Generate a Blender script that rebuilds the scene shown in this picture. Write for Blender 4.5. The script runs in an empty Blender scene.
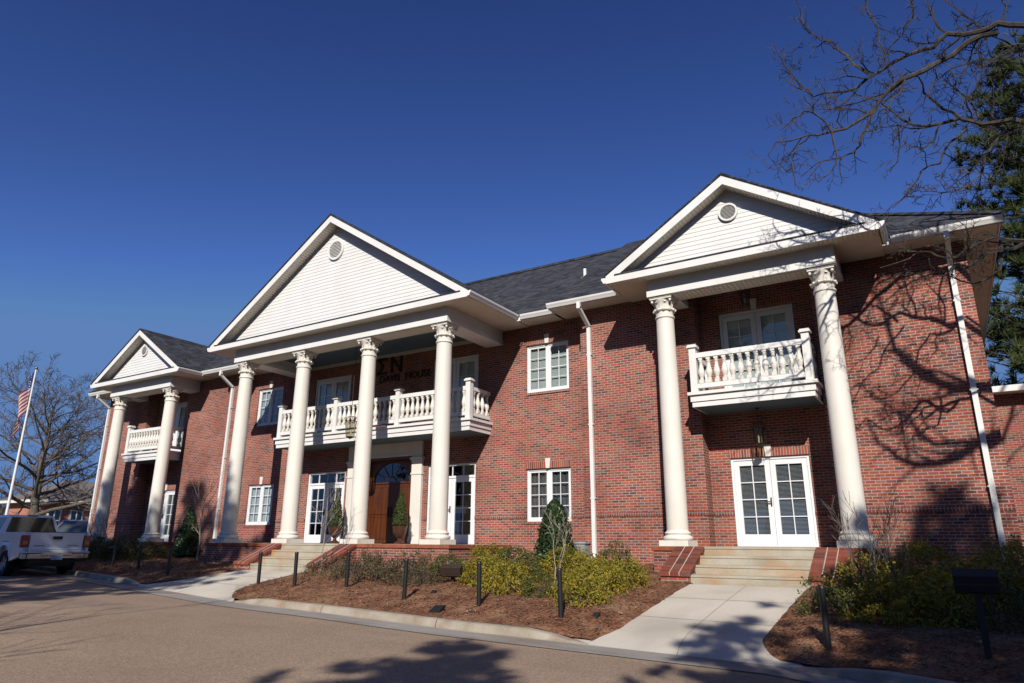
import bpy, math, random
from mathutils import Vector, Matrix, noise as mnoise
random.seed(7)
PI = math.pi
SC = bpy.context.scene
COL = SC.collection

# ------------------------------------------------------------------ camera, sky, sun, exposure
cam_d = bpy.data.cameras.new('camera'); cam = bpy.data.objects.new('camera', cam_d); COL.objects.link(cam)
cam_d.sensor_width = 36.0; cam_d.lens = 685.952 / 1024 * 36.0
cam_d.clip_start = 0.05; cam_d.clip_end = 3000
_a, _p, _r = (math.radians(v) for v in (31.984, 16.289, 0.323))
_F = Vector((-math.sin(_a)*math.cos(_p), math.cos(_a)*math.cos(_p), math.sin(_p)))
_R = Vector((math.cos(_a), math.sin(_a), 0)); _U = _R.cross(_F)
_R2 = _R*math.cos(_r) + _U*math.sin(_r); _U2 = -_R*math.sin(_r) + _U*math.cos(_r)
_M = Matrix((( _R2.x, _U2.x, -_F.x, 16.13), (_R2.y, _U2.y, -_F.y, -17.744), (_R2.z, _U2.z, -_F.z, 0.075), (0, 0, 0, 1)))
cam.matrix_world = _M
SC.camera = cam

SUN_DIR = Vector((0.44, -1.0, 0.74)).normalized()          # towards the sun
SUN_EL = math.asin(SUN_DIR.z); SUN_AZ = math.atan2(SUN_DIR.x, SUN_DIR.y)
world = bpy.data.worlds.new('World'); SC.world = world; world.use_nodes = True
wn = world.node_tree.nodes; wl = world.node_tree.links
bg = wn['Background']; sky = wn.new('ShaderNodeTexSky'); sky.sky_type = 'NISHITA'
sky.sun_disc = False; sky.sun_elevation = SUN_EL; sky.sun_rotation = SUN_AZ
sky.altitude = 900; sky.air_density = 1.0; sky.dust_density = 0.25; sky.ozone_density = 3.2
_mn = wn.new('ShaderNodeVectorMath'); _mn.operation = 'MINIMUM'; _mn.inputs[1].default_value = (1.75, 2.85, 4.25); wl.new(sky.outputs[0], _mn.inputs[0])
_sp = wn.new('ShaderNodeSeparateXYZ'); wl.new(_mn.outputs[0], _sp.inputs[0]); _cb = wn.new('ShaderNodeCombineXYZ')      # deep, clear winter blue
for _i, (_e, _k) in enumerate(((1.62, .75), (1.62, .685), (1.48, .95))):
    _pw = wn.new('ShaderNodeMath'); _pw.operation = 'POWER'; _pw.inputs[1].default_value = _e; wl.new(_sp.outputs[_i], _pw.inputs[0])
    _ml = wn.new('ShaderNodeMath'); _ml.operation = 'MULTIPLY'; _ml.inputs[1].default_value = _k; wl.new(_pw.outputs[0], _ml.inputs[0]); wl.new(_ml.outputs[0], _cb.inputs[_i])
wl.new(_cb.outputs[0], bg.inputs[0]); bg.inputs[1].default_value = 0.06
sun_d = bpy.data.lights.new('sun', 'SUN'); sun_d.energy = 5.0; sun_d.angle = math.radians(0.5); sun_d.color = (1.0, 0.95, 0.87)
sun = bpy.data.objects.new('sun', sun_d); COL.objects.link(sun)
sun.rotation_euler = SUN_DIR.to_track_quat('Z', 'Y').to_euler(); sun.location = (20, -30, 40)
SC.view_settings.view_transform = 'Standard'; SC.view_settings.look = 'None'
SC.view_settings.exposure = 0.0; SC.view_settings.gamma = 1.0
SC.cycles.max_bounces = 6; SC.cycles.diffuse_bounces = 1; SC.cycles.transparent_max_bounces = 12
SC.cycles.caustics_reflective = False; SC.cycles.caustics_refractive = False

# ------------------------------------------------------------------ mesh helper
class MB:
    def __init__(s): s.v = []; s.f = []
    def add(s, vs, fs):
        o = len(s.v); s.v += [tuple(v) for v in vs]; s.f += [tuple(i+o for i in f) for f in fs]; return s
    def poly(s, *pts): return s.add(pts, [tuple(range(len(pts)))])
    def box(s, x0, x1, y0, y1, z0, z1):
        if x0 > x1: x0, x1 = x1, x0
        if y0 > y1: y0, y1 = y1, y0
        if z0 > z1: z0, z1 = z1, z0
        return s.add([(x0,y0,z0),(x1,y0,z0),(x1,y1,z0),(x0,y1,z0),(x0,y0,z1),(x1,y0,z1),(x1,y1,z1),(x0,y1,z1)],
                     [(0,3,2,1),(4,5,6,7),(0,1,5,4),(1,2,6,5),(2,3,7,6),(3,0,4,7)])
    def obox(s, c, ax, ay, az):
        c = Vector(c); ax, ay, az = Vector(ax), Vector(ay), Vector(az)
        P = [c+sx*ax+sy*ay+sz*az for sz in (-1,1) for sx, sy in ((-1,-1),(1,-1),(1,1),(-1,1))]
        return s.add(P, [(0,3,2,1),(4,5,6,7),(0,1,5,4),(1,2,6,5),(2,3,7,6),(3,0,4,7)])
    def prism(s, pts, vec):
        n = len(pts); vec = Vector(vec); P = [Vector(p) for p in pts]
        return s.add(P + [p+vec for p in P], [tuple(range(n))[::-1], tuple(range(n, 2*n))] + [(i, (i+1) % n, n+(i+1) % n, n+i) for i in range(n)])
    def lathe(s, prof, c=(0,0,0), n=24, cap=True):
        c = Vector(c); vs = []; fs = []
        for r, z in prof:
            for k in range(n): vs.append((c.x+r*math.cos(2*PI*k/n), c.y+r*math.sin(2*PI*k/n), c.z+z))
        for i in range(len(prof)-1):
            for k in range(n):
                k2 = (k+1) % n; fs.append((i*n+k, i*n+k2, (i+1)*n+k2, (i+1)*n+k))
        if cap: fs.append(tuple(range(n))[::-1]); fs.append(tuple((len(prof)-1)*n+k for k in range(n)))
        return s.add(vs, fs)
    def tube(s, pts, rad, n=6, cap=True):
        P = [Vector(p) for p in pts]; m = len(P); vs = []; fs = []
        up = None
        for i in range(m):
            d = (P[min(i+1, m-1)] - P[max(i-1, 0)])
            d = d.normalized() if d.length > 1e-9 else Vector((0,0,1))
            if up is None:
                up = d.cross(Vector((0,0,1)) if abs(d.z) < .9 else Vector((1,0,0))).normalized()
            up = (up - d*up.dot(d)); up = up.normalized() if up.length > 1e-6 else d.orthogonal().normalized()
            w = d.cross(up); r = rad[i] if hasattr(rad, '__len__') else rad
            for k in range(n):
                a = 2*PI*k/n; vs.append(P[i] + up*(r*math.cos(a)) + w*(r*math.sin(a)))
        for i in range(m-1):
            for k in range(n):
                k2 = (k+1) % n; fs.append((i*n+k, i*n+k2, (i+1)*n+k2, (i+1)*n+k))
        if cap: fs.append(tuple(range(n))[::-1]); fs.append(tuple((m-1)*n+k for k in range(n)))
        return s.add(vs, fs)
    def ball(s, c, rx, ry, rz, n=10, m=6):
        prof = [(math.sin(PI*i/m), -math.cos(PI*i/m)) for i in range(m+1)]
        vs = []; fs = []
        for r, z in prof:
            for k in range(n): vs.append((c[0]+rx*r*math.cos(2*PI*k/n), c[1]+ry*r*math.sin(2*PI*k/n), c[2]+rz*z))
        for i in range(m):
            for k in range(n): fs.append((i*n+k, i*n+(k+1) % n, (i+1)*n+(k+1) % n, (i+1)*n+k))
        return s.add(vs, fs)
    def mesh(s, name, smooth=False, org=(0,0,0)):
        me = bpy.data.meshes.new(name)
        me.from_pydata([(x-org[0], y-org[1], z-org[2]) for x, y, z in s.v], [], s.f); me.update()
        if smooth:
            me.polygons.foreach_set('use_smooth', [True]*len(me.polygons))
            me.set_sharp_from_angle(angle=math.radians(40))
        return me
    def build(s, name, mat, parent=None, smooth=False, label=None):
        org = parent['_o'] if parent is not None and '_o' in parent else (0,0,0)
        me = s.mesh(name, smooth, org); me.materials.append(mat)
        o = bpy.data.objects.new(name, me); COL.objects.link(o)
        if parent is not None: o.parent = parent; o['_o'] = org
        if label: o['label'] = label
        return o

def root(name, loc, label, cat, group=None):
    o = bpy.data.objects.new(name, None); COL.objects.link(o); o.location = loc; o['_o'] = tuple(loc)
    o.empty_display_size = .2
    return tag(o, label, cat, group)
def tag(o, label, cat, group=None, kind=None):
    o['label'] = label; o['category'] = cat
    if group: o['group'] = group
    if kind: o['kind'] = kind
    return o
def struct(o): o['kind'] = 'structure'; return o
def copy_obj(o, parent=None):
    c = o.copy(); COL.objects.link(c)
    if parent is not None: c.parent = parent
    return c
def copy_tree(o, parent=None):
    c = copy_obj(o, parent)
    for ch in list(o.children): copy_tree(ch, c)
    return c

# ------------------------------------------------------------------ materials
def new_mat(name):
    m = bpy.data.materials.new(name); m.use_nodes = True
    return m, m.node_tree.nodes, m.node_tree.links, m.node_tree.nodes['Principled BSDF']
def N(nodes, t, **kw):
    n = nodes.new('ShaderNode'+t)
    for k, v in kw.items(): setattr(n, k, v)
    return n
def ramp(nodes, stops, interp='LINEAR'):
    r = N(nodes, 'ValToRGB'); e = r.color_ramp.elements; r.color_ramp.interpolation = interp
    while len(e) < len(stops): e.new(.5)
    for el, (p, c) in zip(e, stops): el.position = p; el.color = (*c, 1)
    return r
def mixc(nodes, links, fac, a, b, typ='MIX'):
    n = N(nodes, 'Mix', data_type='RGBA', blend_type=typ)
    for sock, v in ((n.inputs[0], fac), (n.inputs[6], a), (n.inputs[7], b)):
        if isinstance(v, (int, float)): sock.default_value = v
        elif isinstance(v, tuple): sock.default_value = (*v, 1)
        else: links.new(v, sock)
    return n.outputs[2]
def simple(name, col, rough=.6, var=.12, scale=3.0, metal=0.0, bump=0.0, bscale=60, spec=.4, dirt=None):
    m, nd, ln, b = new_mat(name)
    tc = N(nd, 'TexCoord'); no = N(nd, 'TexNoise'); no.inputs['Scale'].default_value = scale; no.inputs['Detail'].default_value = 6
    ln.new(tc.outputs['Object'], no.inputs['Vector'])
    r = ramp(nd, [(.3, tuple(c*(1-var) for c in col)), (.7, tuple(min(1, c*(1+var*.6)) for c in col))])
    ln.new(no.outputs['Fac'], r.inputs[0]); out = r.outputs[0]
    if dirt:
        n2 = N(nd, 'TexNoise'); n2.inputs['Scale'].default_value = dirt[1]; n2.inputs['Detail'].default_value = 8
        mp = N(nd, 'Mapping'); mp.inputs['Scale'].default_value = (1, 1, .25); ln.new(tc.outputs['Object'], mp.inputs[0]); ln.new(mp.outputs[0], n2.inputs['Vector'])
        r2 = ramp(nd, [(.52, (0,0,0)), (.78, (dirt[2],)*3)]); ln.new(n2.outputs['Fac'], r2.inputs[0])
        out = mixc(nd, ln, r2.outputs[0], out, dirt[0])
    ln.new(out, b.inputs['Base Color'])
    b.inputs['Roughness'].default_value = rough; b.inputs['Metallic'].default_value = metal; b.inputs['Specular IOR Level'].default_value = spec
    if bump:
        n3 = N(nd, 'TexNoise'); n3.inputs['Scale'].default_value = bscale; n3.inputs['Detail'].default_value = 4; ln.new(tc.outputs['Object'], n3.inputs['Vector'])
        bp = N(nd, 'Bump'); bp.inputs['Strength'].default_value = bump; bp.inputs['Distance'].default_value = .01
        ln.new(n3.outputs['Fac'], bp.inputs['Height']); ln.new(bp.outputs[0], b.inputs['Normal'])
    return m
BRICKS = [(p, tuple(v*.95 for v in c)) for p, c in [(0, (.13,.055,.047)), (.12, (.19,.068,.053)), (.24, (.30,.074,.045)), (.42, (.37,.084,.044)), (.58, (.385,.105,.06)), (.72, (.30,.063,.04)), (.86, (.38,.13,.08)), (.95, (.22,.105,.088))]]
def brick_mat(name, bw=.203, rh=.0677, offset=.5, horiz=False, mortar=(.375,.305,.27), msize=.0092, dark=1.0, cols=BRICKS, topaxis='y'):
    m, nd, ln, b = new_mat(name)
    tc = N(nd, 'TexCoord'); sp = N(nd, 'SeparateXYZ'); ln.new(tc.outputs['Object'], sp.inputs[0])
    cb = N(nd, 'CombineXYZ')
    if horiz:
        ln.new(sp.outputs[0], cb.inputs[0]); ln.new(sp.outputs[1], cb.inputs[1])
    else:
        ad = N(nd, 'Math', operation='ADD'); ln.new(sp.outputs[0], ad.inputs[0]); ln.new(sp.outputs[1], ad.inputs[1])
        ln.new(ad.outputs[0], cb.inputs[0]); ln.new(sp.outputs[2], cb.inputs[1])
    # slight wobble so that courses are not ruler-straight
    nw = N(nd, 'TexNoise'); nw.inputs['Scale'].default_value = 9; ln.new(cb.outputs[0], nw.inputs['Vector'])
    vm = N(nd, 'VectorMath', operation='SCALE'); vm.inputs['Scale'].default_value = .006; ln.new(nw.outputs['Color'], vm.inputs[0])
    va = N(nd, 'VectorMath', operation='ADD'); ln.new(cb.outputs[0], va.inputs[0]); ln.new(vm.outputs[0], va.inputs[1])
    bt = N(nd, 'TexBrick'); bt.offset = offset; bt.offset_frequency = 2; bt.squash = 1
    bt.inputs['Scale'].default_value = 1; bt.inputs['Mortar Size'].default_value = msize; bt.inputs['Mortar Smooth'].default_value = .25
    bt.inputs['Brick Width'].default_value = bw; bt.inputs['Row Height'].default_value = rh; bt.inputs['Bias'].default_value = 0
    bt.inputs['Color1'].default_value = (0,0,0,1); bt.inputs['Color2'].default_value = (1,1,1,1); bt.inputs['Mortar'].default_value = (.5,.5,.5,1)
    ln.new(va.outputs[0], bt.inputs['Vector'])
    r = ramp(nd, [(p, tuple(x*dark for x in c)) for p, c in cols], 'LINEAR'); ln.new(bt.outputs['Color'], r.inputs[0])
    n1 = N(nd, 'TexNoise'); n1.inputs['Scale'].default_value = 35; n1.inputs['Detail'].default_value = 5; ln.new(tc.outputs['Object'], n1.inputs['Vector'])
    rg = ramp(nd, [(.3, (.72,.72,.72)), (.7, (1.18,1.18,1.18))]); ln.new(n1.outputs['Fac'], rg.inputs[0])
    c1 = mixc(nd, ln, 1.0, r.outputs[0], rg.outputs[0], 'MULTIPLY')
    n2 = N(nd, 'TexNoise'); n2.inputs['Scale'].default_value = .7; n2.inputs['Detail'].default_value = 4; ln.new(tc.outputs['Object'], n2.inputs['Vector'])
    mr = ramp(nd, [(.3, tuple(x*.8 for x in mortar)), (.7, tuple(x*1.1 for x in mortar))]); ln.new(n2.outputs['Fac'], mr.inputs[0])
    c2 = mixc(nd, ln, bt.outputs['Fac'], c1, mr.outputs[0])
    rb = ramp(nd, [(.3, (.78,.76,.76)), (.5, (1,1,1)), (.7, (1.12,1.12,1.13))]); ln.new(n2.outputs['Fac'], rb.inputs[0])
    c3 = mixc(nd, ln, 1.0, c2, rb.outputs[0], 'MULTIPLY')
    ln.new(c3, b.inputs['Base Color']); b.inputs['Roughness'].default_value = .88; b.inputs['Specular IOR Level'].default_value = .25
    inv = N(nd, 'Math', operation='SUBTRACT'); inv.inputs[0].default_value = 1; ln.new(bt.outputs['Fac'], inv.inputs[1])
    bp = N(nd, 'Bump'); bp.inputs['Strength'].default_value = .55; bp.inputs['Distance'].default_value = .006
    ln.new(inv.outputs[0], bp.inputs['Height']); ln.new(bp.outputs[0], b.inputs['Normal'])
    return m
def glass_mat(name, tint=(.85,.9,.92), boost=1.0, rough=.01):
    m, nd, ln, b = new_mat(name); nd.remove(b)
    out = nd['Material Output']; tr = N(nd, 'BsdfTransparent'); tr.inputs[0].default_value = (*tint, 1)
    gl = N(nd, 'BsdfGlossy'); gl.inputs['Roughness'].default_value = rough; gl.inputs[0].default_value = (.9,.93,.95,1)
    tc = N(nd, 'TexCoord'); no = N(nd, 'TexNoise'); no.inputs['Scale'].default_value = 1.3; ln.new(tc.outputs['Object'], no.inputs['Vector'])
    bp = N(nd, 'Bump'); bp.inputs['Strength'].default_value = .12; bp.inputs['Distance'].default_value = .03; ln.new(no.outputs['Fac'], bp.inputs['Height']); ln.new(bp.outputs[0], gl.inputs['Normal'])
    lw = N(nd, 'LayerWeight'); lw.inputs[0].default_value = .5
    pw = N(nd, 'Math', operation='POWER'); pw.inputs[1].default_value = 3.5; ln.new(lw.outputs['Facing'], pw.inputs[0])
    mu = N(nd, 'Math', operation='MULTIPLY_ADD'); mu.inputs[1].default_value = .7; mu.inputs[2].default_value = .11*boost; mu.use_clamp = True; ln.new(pw.outputs[0], mu.inputs[0])
    mx = N(nd, 'MixShader'); ln.new(mu.outputs[0], mx.inputs[0]); ln.new(tr.outputs[0], mx.inputs[1]); ln.new(gl.outputs[0], mx.inputs[2]); ln.new(mx.outputs[0], out.inputs[0])
    return m
def leaf_mat(name, cols, rough=.5, scale=5.0, transl=.25):
    m, nd, ln, b = new_mat(name)
    tc = N(nd, 'TexCoord'); gi = N(nd, 'NewGeometry')
    no = N(nd, 'TexNoise'); no.inputs['Scale'].default_value = scale; no.inputs['Detail'].default_value = 3; ln.new(tc.outputs['Object'], no.inputs['Vector'])
    mx = N(nd, 'Math', operation='MULTIPLY_ADD'); mx.inputs[1].default_value = .45; ln.new(gi.outputs['Random Per Island'], mx.inputs[0])
    sc = N(nd, 'Math', operation='MULTIPLY'); sc.inputs[1].default_value = .62; ln.new(no.outputs['Fac'], sc.inputs[0]); ln.new(sc.outputs[0], mx.inputs[2])
    r = ramp(nd, [(.18 + .64*i/(len(cols)-1), c) for i, c in enumerate(cols)]); ln.new(mx.outputs[0], r.inputs[0])
    ln.new(r.outputs[0], b.inputs['Base Color']); b.inputs['Roughness'].default_value = rough; b.inputs['Specular IOR Level'].default_value = .3
    if transl:
        t = N(nd, 'BsdfTranslucent'); ln.new(r.outputs[0], t.inputs[0]); ms = N(nd, 'MixShader'); ms.inputs[0].default_value = transl
        ln.new(b.outputs[0], ms.inputs[1]); ln.new(t.outputs[0], ms.inputs[2]); ln.new(ms.outputs[0], nd['Material Output'].inputs[0])
    return m
def bark_mat(name, c0, c1):
    m, nd, ln, b = new_mat(name); tc = N(nd, 'TexCoord')
    mp = N(nd, 'Mapping'); mp.inputs['Scale'].default_value = (1,1,.3); ln.new(tc.outputs['Object'], mp.inputs[0])
    no = N(nd, 'TexNoise'); no.inputs['Scale'].default_value = 14; no.inputs['Detail'].default_value = 8; ln.new(mp.outputs[0], no.inputs['Vector'])
    r = ramp(nd, [(.3, c0), (.68, c1)]); ln.new(no.outputs['Fac'], r.inputs[0]); ln.new(r.outputs[0], b.inputs['Base Color']); b.inputs['Roughness'].default_value = .9
    bp = N(nd, 'Bump'); bp.inputs['Strength'].default_value = .6; bp.inputs['Distance'].default_value = .03; ln.new(no.outputs['Fac'], bp.inputs['Height']); ln.new(bp.outputs[0], b.inputs['Normal'])
    return m
def ground_mat(name, cols, scale, fine, rough=.95, bump=.4, bdist=.02, patch=None, finecols=None):
    m, nd, ln, b = new_mat(name); tc = N(nd, 'TexCoord')
    no = N(nd, 'TexNoise'); no.inputs['Scale'].default_value = scale; no.inputs['Detail'].default_value = 7; ln.new(tc.outputs['Object'], no.inputs['Vector'])
    r = ramp(nd, [(.28 + .44*i/(len(cols)-1), c) for i, c in enumerate(cols)]); ln.new(no.outputs['Fac'], r.inputs[0])
    vo = N(nd, 'TexVoronoi'); vo.inputs['Scale'].default_value = fine; ln.new(tc.outputs['Object'], vo.inputs['Vector'])
    bw = N(nd, 'RGBToBW'); ln.new(vo.outputs['Color'], bw.inputs[0])
    fr = ramp(nd, finecols or [(.15, (.6,.6,.6)), (.5, (1,1,1)), (.85, (1.5,1.45,1.4))]); ln.new(bw.outputs[0], fr.inputs[0])
    c = mixc(nd, ln, 1.0, r.outputs[0], fr.outputs[0], 'MULTIPLY')
    if patch:
        n2 = N(nd, 'TexNoise'); n2.inputs['Scale'].default_value = patch[1]; n2.inputs['Detail'].default_value = 5
        mp = N(nd, 'Mapping'); mp.inputs['Scale'].default_value = patch[2]; ln.new(tc.outputs['Object'], mp.inputs[0]); ln.new(mp.outputs[0], n2.inputs['Vector'])
        r2 = ramp(nd, [(.5, (0,0,0)), (.72, (patch[3],)*3)]); ln.new(n2.outputs['Fac'], r2.inputs[0]); c = mixc(nd, ln, r2.outputs[0], c, patch[0])
    ln.new(c, b.inputs['Base Color']); b.inputs['Roughness'].default_value = rough; b.inputs['Specular IOR Level'].default_value = .2
    bp = N(nd, 'Bump'); bp.inputs['Strength'].default_value = bump; bp.inputs['Distance'].default_value = bdist
    ln.new(vo.outputs['Distance'], bp.inputs['Height']); ln.new(bp.outputs[0], b.inputs['Normal'])
    return m

M = {}
M['brick'] = brick_mat('red_brick')
M['soldier'] = brick_mat('soldier_brick', bw=.0677, rh=.4, offset=0)
M['band'] = brick_mat('band_brick', bw=.0677, rh=.4, offset=0, dark=.72, mortar=(.3,.26,.24))
M['cap'] = brick_mat('cap_brick', bw=.21, rh=.068, offset=0, horiz=True, msize=.004, mortar=(.20,.10,.08), dark=.72)
M['mortar'] = simple('pale_mortar', (.46,.39,.34), .95, .15, 8)
M['edge'] = brick_mat('edge_brick', bw=.1, rh=.4, offset=0, msize=.004, mortar=(.30,.12,.07), cols=[(0,(.30,.095,.05)),(.5,(.36,.11,.055)),(1,(.26,.08,.045))])
M['white'] = simple('white_paint', (.80,.785,.76), .45, .05, 2.5, dirt=((.62,.57,.48), 1.2, .35))
M['vinyl'] = simple('white_vinyl', (.80,.785,.76), .4, .04, 2.0, dirt=((.66,.62,.55), .8, .3))
M['cream'] = simple('cream_column_paint', (.79,.745,.665), .42, .05, 1.5, dirt=((.52,.46,.36), 1.6, .45))
M['soffit'] = simple('beige_soffit', (.66,.59,.50), .6, .06, 2.0)
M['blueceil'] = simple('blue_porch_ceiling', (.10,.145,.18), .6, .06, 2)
M['door'] = simple('white_door_paint', (.82,.82,.83), .35, .04, 3)
M['glass'] = glass_mat('window_glass')
M['blind'] = simple('closed_blind', (.62,.66,.62), .8, .08, 2)
M['slat'] = simple('dark_blind', (.33,.33,.33), .6, .1, 4)
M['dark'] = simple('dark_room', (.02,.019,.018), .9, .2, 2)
M['curtain'] = simple('grey_curtain', (.10,.10,.095), .9, .3, 3)
M['metal'] = simple('black_metal', (.013,.013,.014), .45, .2, 6, 0, spec=.5)
M['brownbox'] = simple('dark_brown_metal', (.035,.022,.017), .4, .15, 5)
M['lantern'] = simple('bronze_lantern', (.03,.026,.02), .4, .3, 9, .4)
M['lantglass'] = glass_mat('lantern_glass', (.75,.72,.6), .5, .25)
M['urn'] = simple('brown_glazed_urn', (.075,.028,.018), .3, .25, 5)
M['soil'] = simple('potting_soil', (.04,.028,.02), .95, .3, 12)
M['grey'] = simple('grey_unit_metal', (.32,.33,.33), .5, .12, 5)
M['letter'] = simple('black_lettering', (.022,.014,.011), .5, .1)
M['concrete'] = ground_mat('pale_concrete', [(.47,.42,.345),(.57,.515,.43),(.62,.565,.48)], .7, 120, .9, .12, .004, ((.33,.29,.24), .9, (1,.4,1), .5), [(.1,(.9,.9,.9)),(.9,(1.08,1.08,1.08))])
M['joint'] = simple('dark_joint', (.33,.295,.245), .95, .2, 4)
M['kerb'] = ground_mat('kerb_concrete', [(.28,.235,.18),(.37,.32,.255),(.43,.38,.305)], 2.0, 90, .92, .2, .005, ((.26,.16,.10), 2.2, (1,1,1), .6), [(.1,(.85,.85,.85)),(.9,(1.1,1.1,1.1))])
M['pan'] = ground_mat('grey_gutter_pan', [(.26,.235,.215),(.30,.275,.25),(.34,.315,.285)], 1.2, 90, .9, .2, .005, ((.20,.14,.095), 1.5, (.3,1,1), .8), [(.1,(.85,.85,.85)),(.9,(1.12,1.12,1.12))])
M['step'] = ground_mat('stained_step_concrete', [(.34,.295,.22),(.43,.38,.295),(.49,.445,.355)], 1.6, 70, .9, .15, .004, ((.44,.22,.08), 1.0, (1,1,2.2), .85), [(.1,(.9,.9,.9)),(.9,(1.08,1.08,1.08))])
M['road'] = ground_mat('brown_aggregate_asphalt', [(.27,.198,.142),(.305,.226,.163),(.345,.255,.184)], .45, 62, .93, .35, .008, ((.20,.15,.12), .55, (.10,1,1), .6), [(.08,(.62,.62,.64)),(.4,(.93,.93,.93)),(.75,(1.13,1.1,1.07)),(.97,(1.55,1.42,1.3))])
M['mulch'] = ground_mat('pine_straw_mulch', [(.135,.060,.034),(.205,.096,.055),(.29,.15,.088)], 2.4, 26, .97, .9, .03, ((.36,.23,.14), 1.7, (1,1,1), .5), [(.08,(.35,.33,.3)),(.5,(1,1,1)),(.95,(1.5,1.35,1.2))])
M['grass'] = ground_mat('winter_grass', [(.10,.09,.04),(.15,.125,.06),(.20,.16,.09)], .5, 12, .97, .5, .03)
M['bark'] = bark_mat('grey_bark', (.05,.042,.035), (.155,.13,.11))
M['barkdark'] = bark_mat('dark_oak_bark', (.024,.020,.017), (.078,.064,.054))
M['barkpale'] = bark_mat('pale_sapling_bark', (.22,.18,.14), (.42,.36,.29))
M['pinebark'] = bark_mat('pine_bark', (.06,.035,.022), (.17,.10,.065))
M['needle'] = leaf_mat('pine_needles', [(.022,.036,.011),(.055,.074,.021),(.11,.128,.042)], .6, .5, .15)
M['holly'] = leaf_mat('holly_leaves', [(.010,.022,.008),(.02,.042,.012),(.04,.07,.022)], .38, 4, .1)
M['cypress'] = leaf_mat('topiary_leaves', [(.02,.035,.008),(.045,.065,.014),(.075,.095,.022)], .6, 6, .15)
M['azalea'] = leaf_mat('yellow_green_leaves', [(.07,.085,.012),(.18,.18,.018),(.33,.27,.03),(.36,.22,.03)], .5, 3.2, .25)
M['olive'] = leaf_mat('olive_leaves', [(.045,.06,.016),(.085,.10,.024),(.14,.14,.035)], .5, 3.0, .2)
M['brownleaf'] = leaf_mat('brownish_leaves', [(.05,.05,.02),(.10,.085,.04),(.17,.105,.06)], .6, 3.0, .2)
M['litter'] = leaf_mat('dry_leaf_litter', [(.10,.05,.03),(.20,.11,.065),(.36,.25,.16)], .8, 2.0, .1)
M['straw'] = leaf_mat('pine_straw_needles', [(.13,.055,.028),(.26,.125,.065),(.42,.25,.14)], .8, 2.0, 0)
M['drygrass'] = leaf_mat('dry_grass_blades', [(.16,.10,.05),(.26,.18,.10)], .8, 2.0, .2)

def shingle_mat():
    m, nd, ln, b = new_mat('dark_roof_shingles'); tc = N(nd, 'TexCoord'); sp = N(nd, 'SeparateXYZ'); ln.new(tc.outputs['Object'], sp.inputs[0])
    cb = N(nd, 'CombineXYZ'); ad = N(nd, 'Math', operation='ADD'); ln.new(sp.outputs[0], ad.inputs[0]); ln.new(sp.outputs[1], ad.inputs[1]); ln.new(ad.outputs[0], cb.inputs[0]); ln.new(sp.outputs[2], cb.inputs[1])
    bt = N(nd, 'TexBrick'); bt.offset = .5; bt.inputs['Scale'].default_value = 1; bt.inputs['Brick Width'].default_value = .24; bt.inputs['Row Height'].default_value = .082; bt.inputs['Mortar Size'].default_value = .008
    bt.inputs['Color1'].default_value = (.028,.029,.035,1); bt.inputs['Color2'].default_value = (.072,.074,.086,1); bt.inputs['Mortar'].default_value = (.016,.016,.02,1)
    ln.new(cb.outputs[0], bt.inputs['Vector'])
    no = N(nd, 'TexNoise'); no.inputs['Scale'].default_value = 1.3; no.inputs['Detail'].default_value = 7; ln.new(tc.outputs['Object'], no.inputs['Vector'])
    r = ramp(nd, [(.3, (.75,.75,.75)), (.7, (1.2,1.2,1.2))]); ln.new(no.outputs['Fac'], r.inputs[0])
    ln.new(mixc(nd, ln, 1.0, bt.outputs['Color'], r.outputs[0], 'MULTIPLY'), b.inputs['Base Color']); b.inputs['Roughness'].default_value = .9; b.inputs['Specular IOR Level'].default_value = .2
    return m
M['roof'] = shingle_mat()
def wood_mat():
    m, nd, ln, b = new_mat('varnished_wood'); tc = N(nd, 'TexCoord'); mp = N(nd, 'Mapping'); mp.inputs['Scale'].default_value = (9, 9, .5); ln.new(tc.outputs['Object'], mp.inputs[0])
    no = N(nd, 'TexNoise'); no.inputs['Scale'].default_value = 2; no.inputs['Detail'].default_value = 8; ln.new(mp.outputs[0], no.inputs['Vector'])
    r = ramp(nd, [(.3, (.045,.013,.005)), (.7, (.135,.038,.011))]); ln.new(no.outputs['Fac'], r.inputs[0]); ln.new(r.outputs[0], b.inputs['Base Color']); b.inputs['Roughness'].default_value = .35
    return m
M['wood'] = wood_mat()

# ------------------------------------------------------------------ ground levels
def road_z(x, y): return -1.0875 - .017*max(-60, min(45, x)) + .01*max(-20, min(0, y))
def kerb_y(x):
    P = [(-60,2.5),(-17,-4.2),(-9,-5.45),(-5,-6.1),(0,-7.0),(3,-7.55),(5.5,-7.65),(9,-7.95),(14,-8.0),(15.5,-8.55),(17.5,-9.4),(20,-10.4),(40,-16)]
    for (a, b), (c, d) in zip(P, P[1:]):
        if x <= c: return b + (d-b)*(x-a)/(c-a)
    return P[-1][1]
def kerb_top(x): return road_z(x, kerb_y(x)) + .125*(taper(x) if 'taper' in globals() else 1)
def bed_z(x, y):
    z = -.42 + .1*(y+.5) - .005*x
    yc = kerb_y(x); t = max(0, min(1, (y-yc-.1)/1.0))
    return kerb_top(x)*(1-t) + z*t if y < .2 else -.42 - .005*x
def sheet(x0, x1, nx, ny, ylo, yhi, zf):
    mb = MB()
    for i in range(nx+1):
        x = x0+(x1-x0)*i/nx; a, b = ylo(x), yhi(x)
        for j in range(ny+1):
            y = a+(b-a)*j/ny; mb.v.append((x, y, zf(x, y)))
    for i in range(nx):
        for j in range(ny):
            k = i*(ny+1)+j; mb.f.append((k, k+ny+1, k+ny+2, k+1))
    return mb
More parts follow.
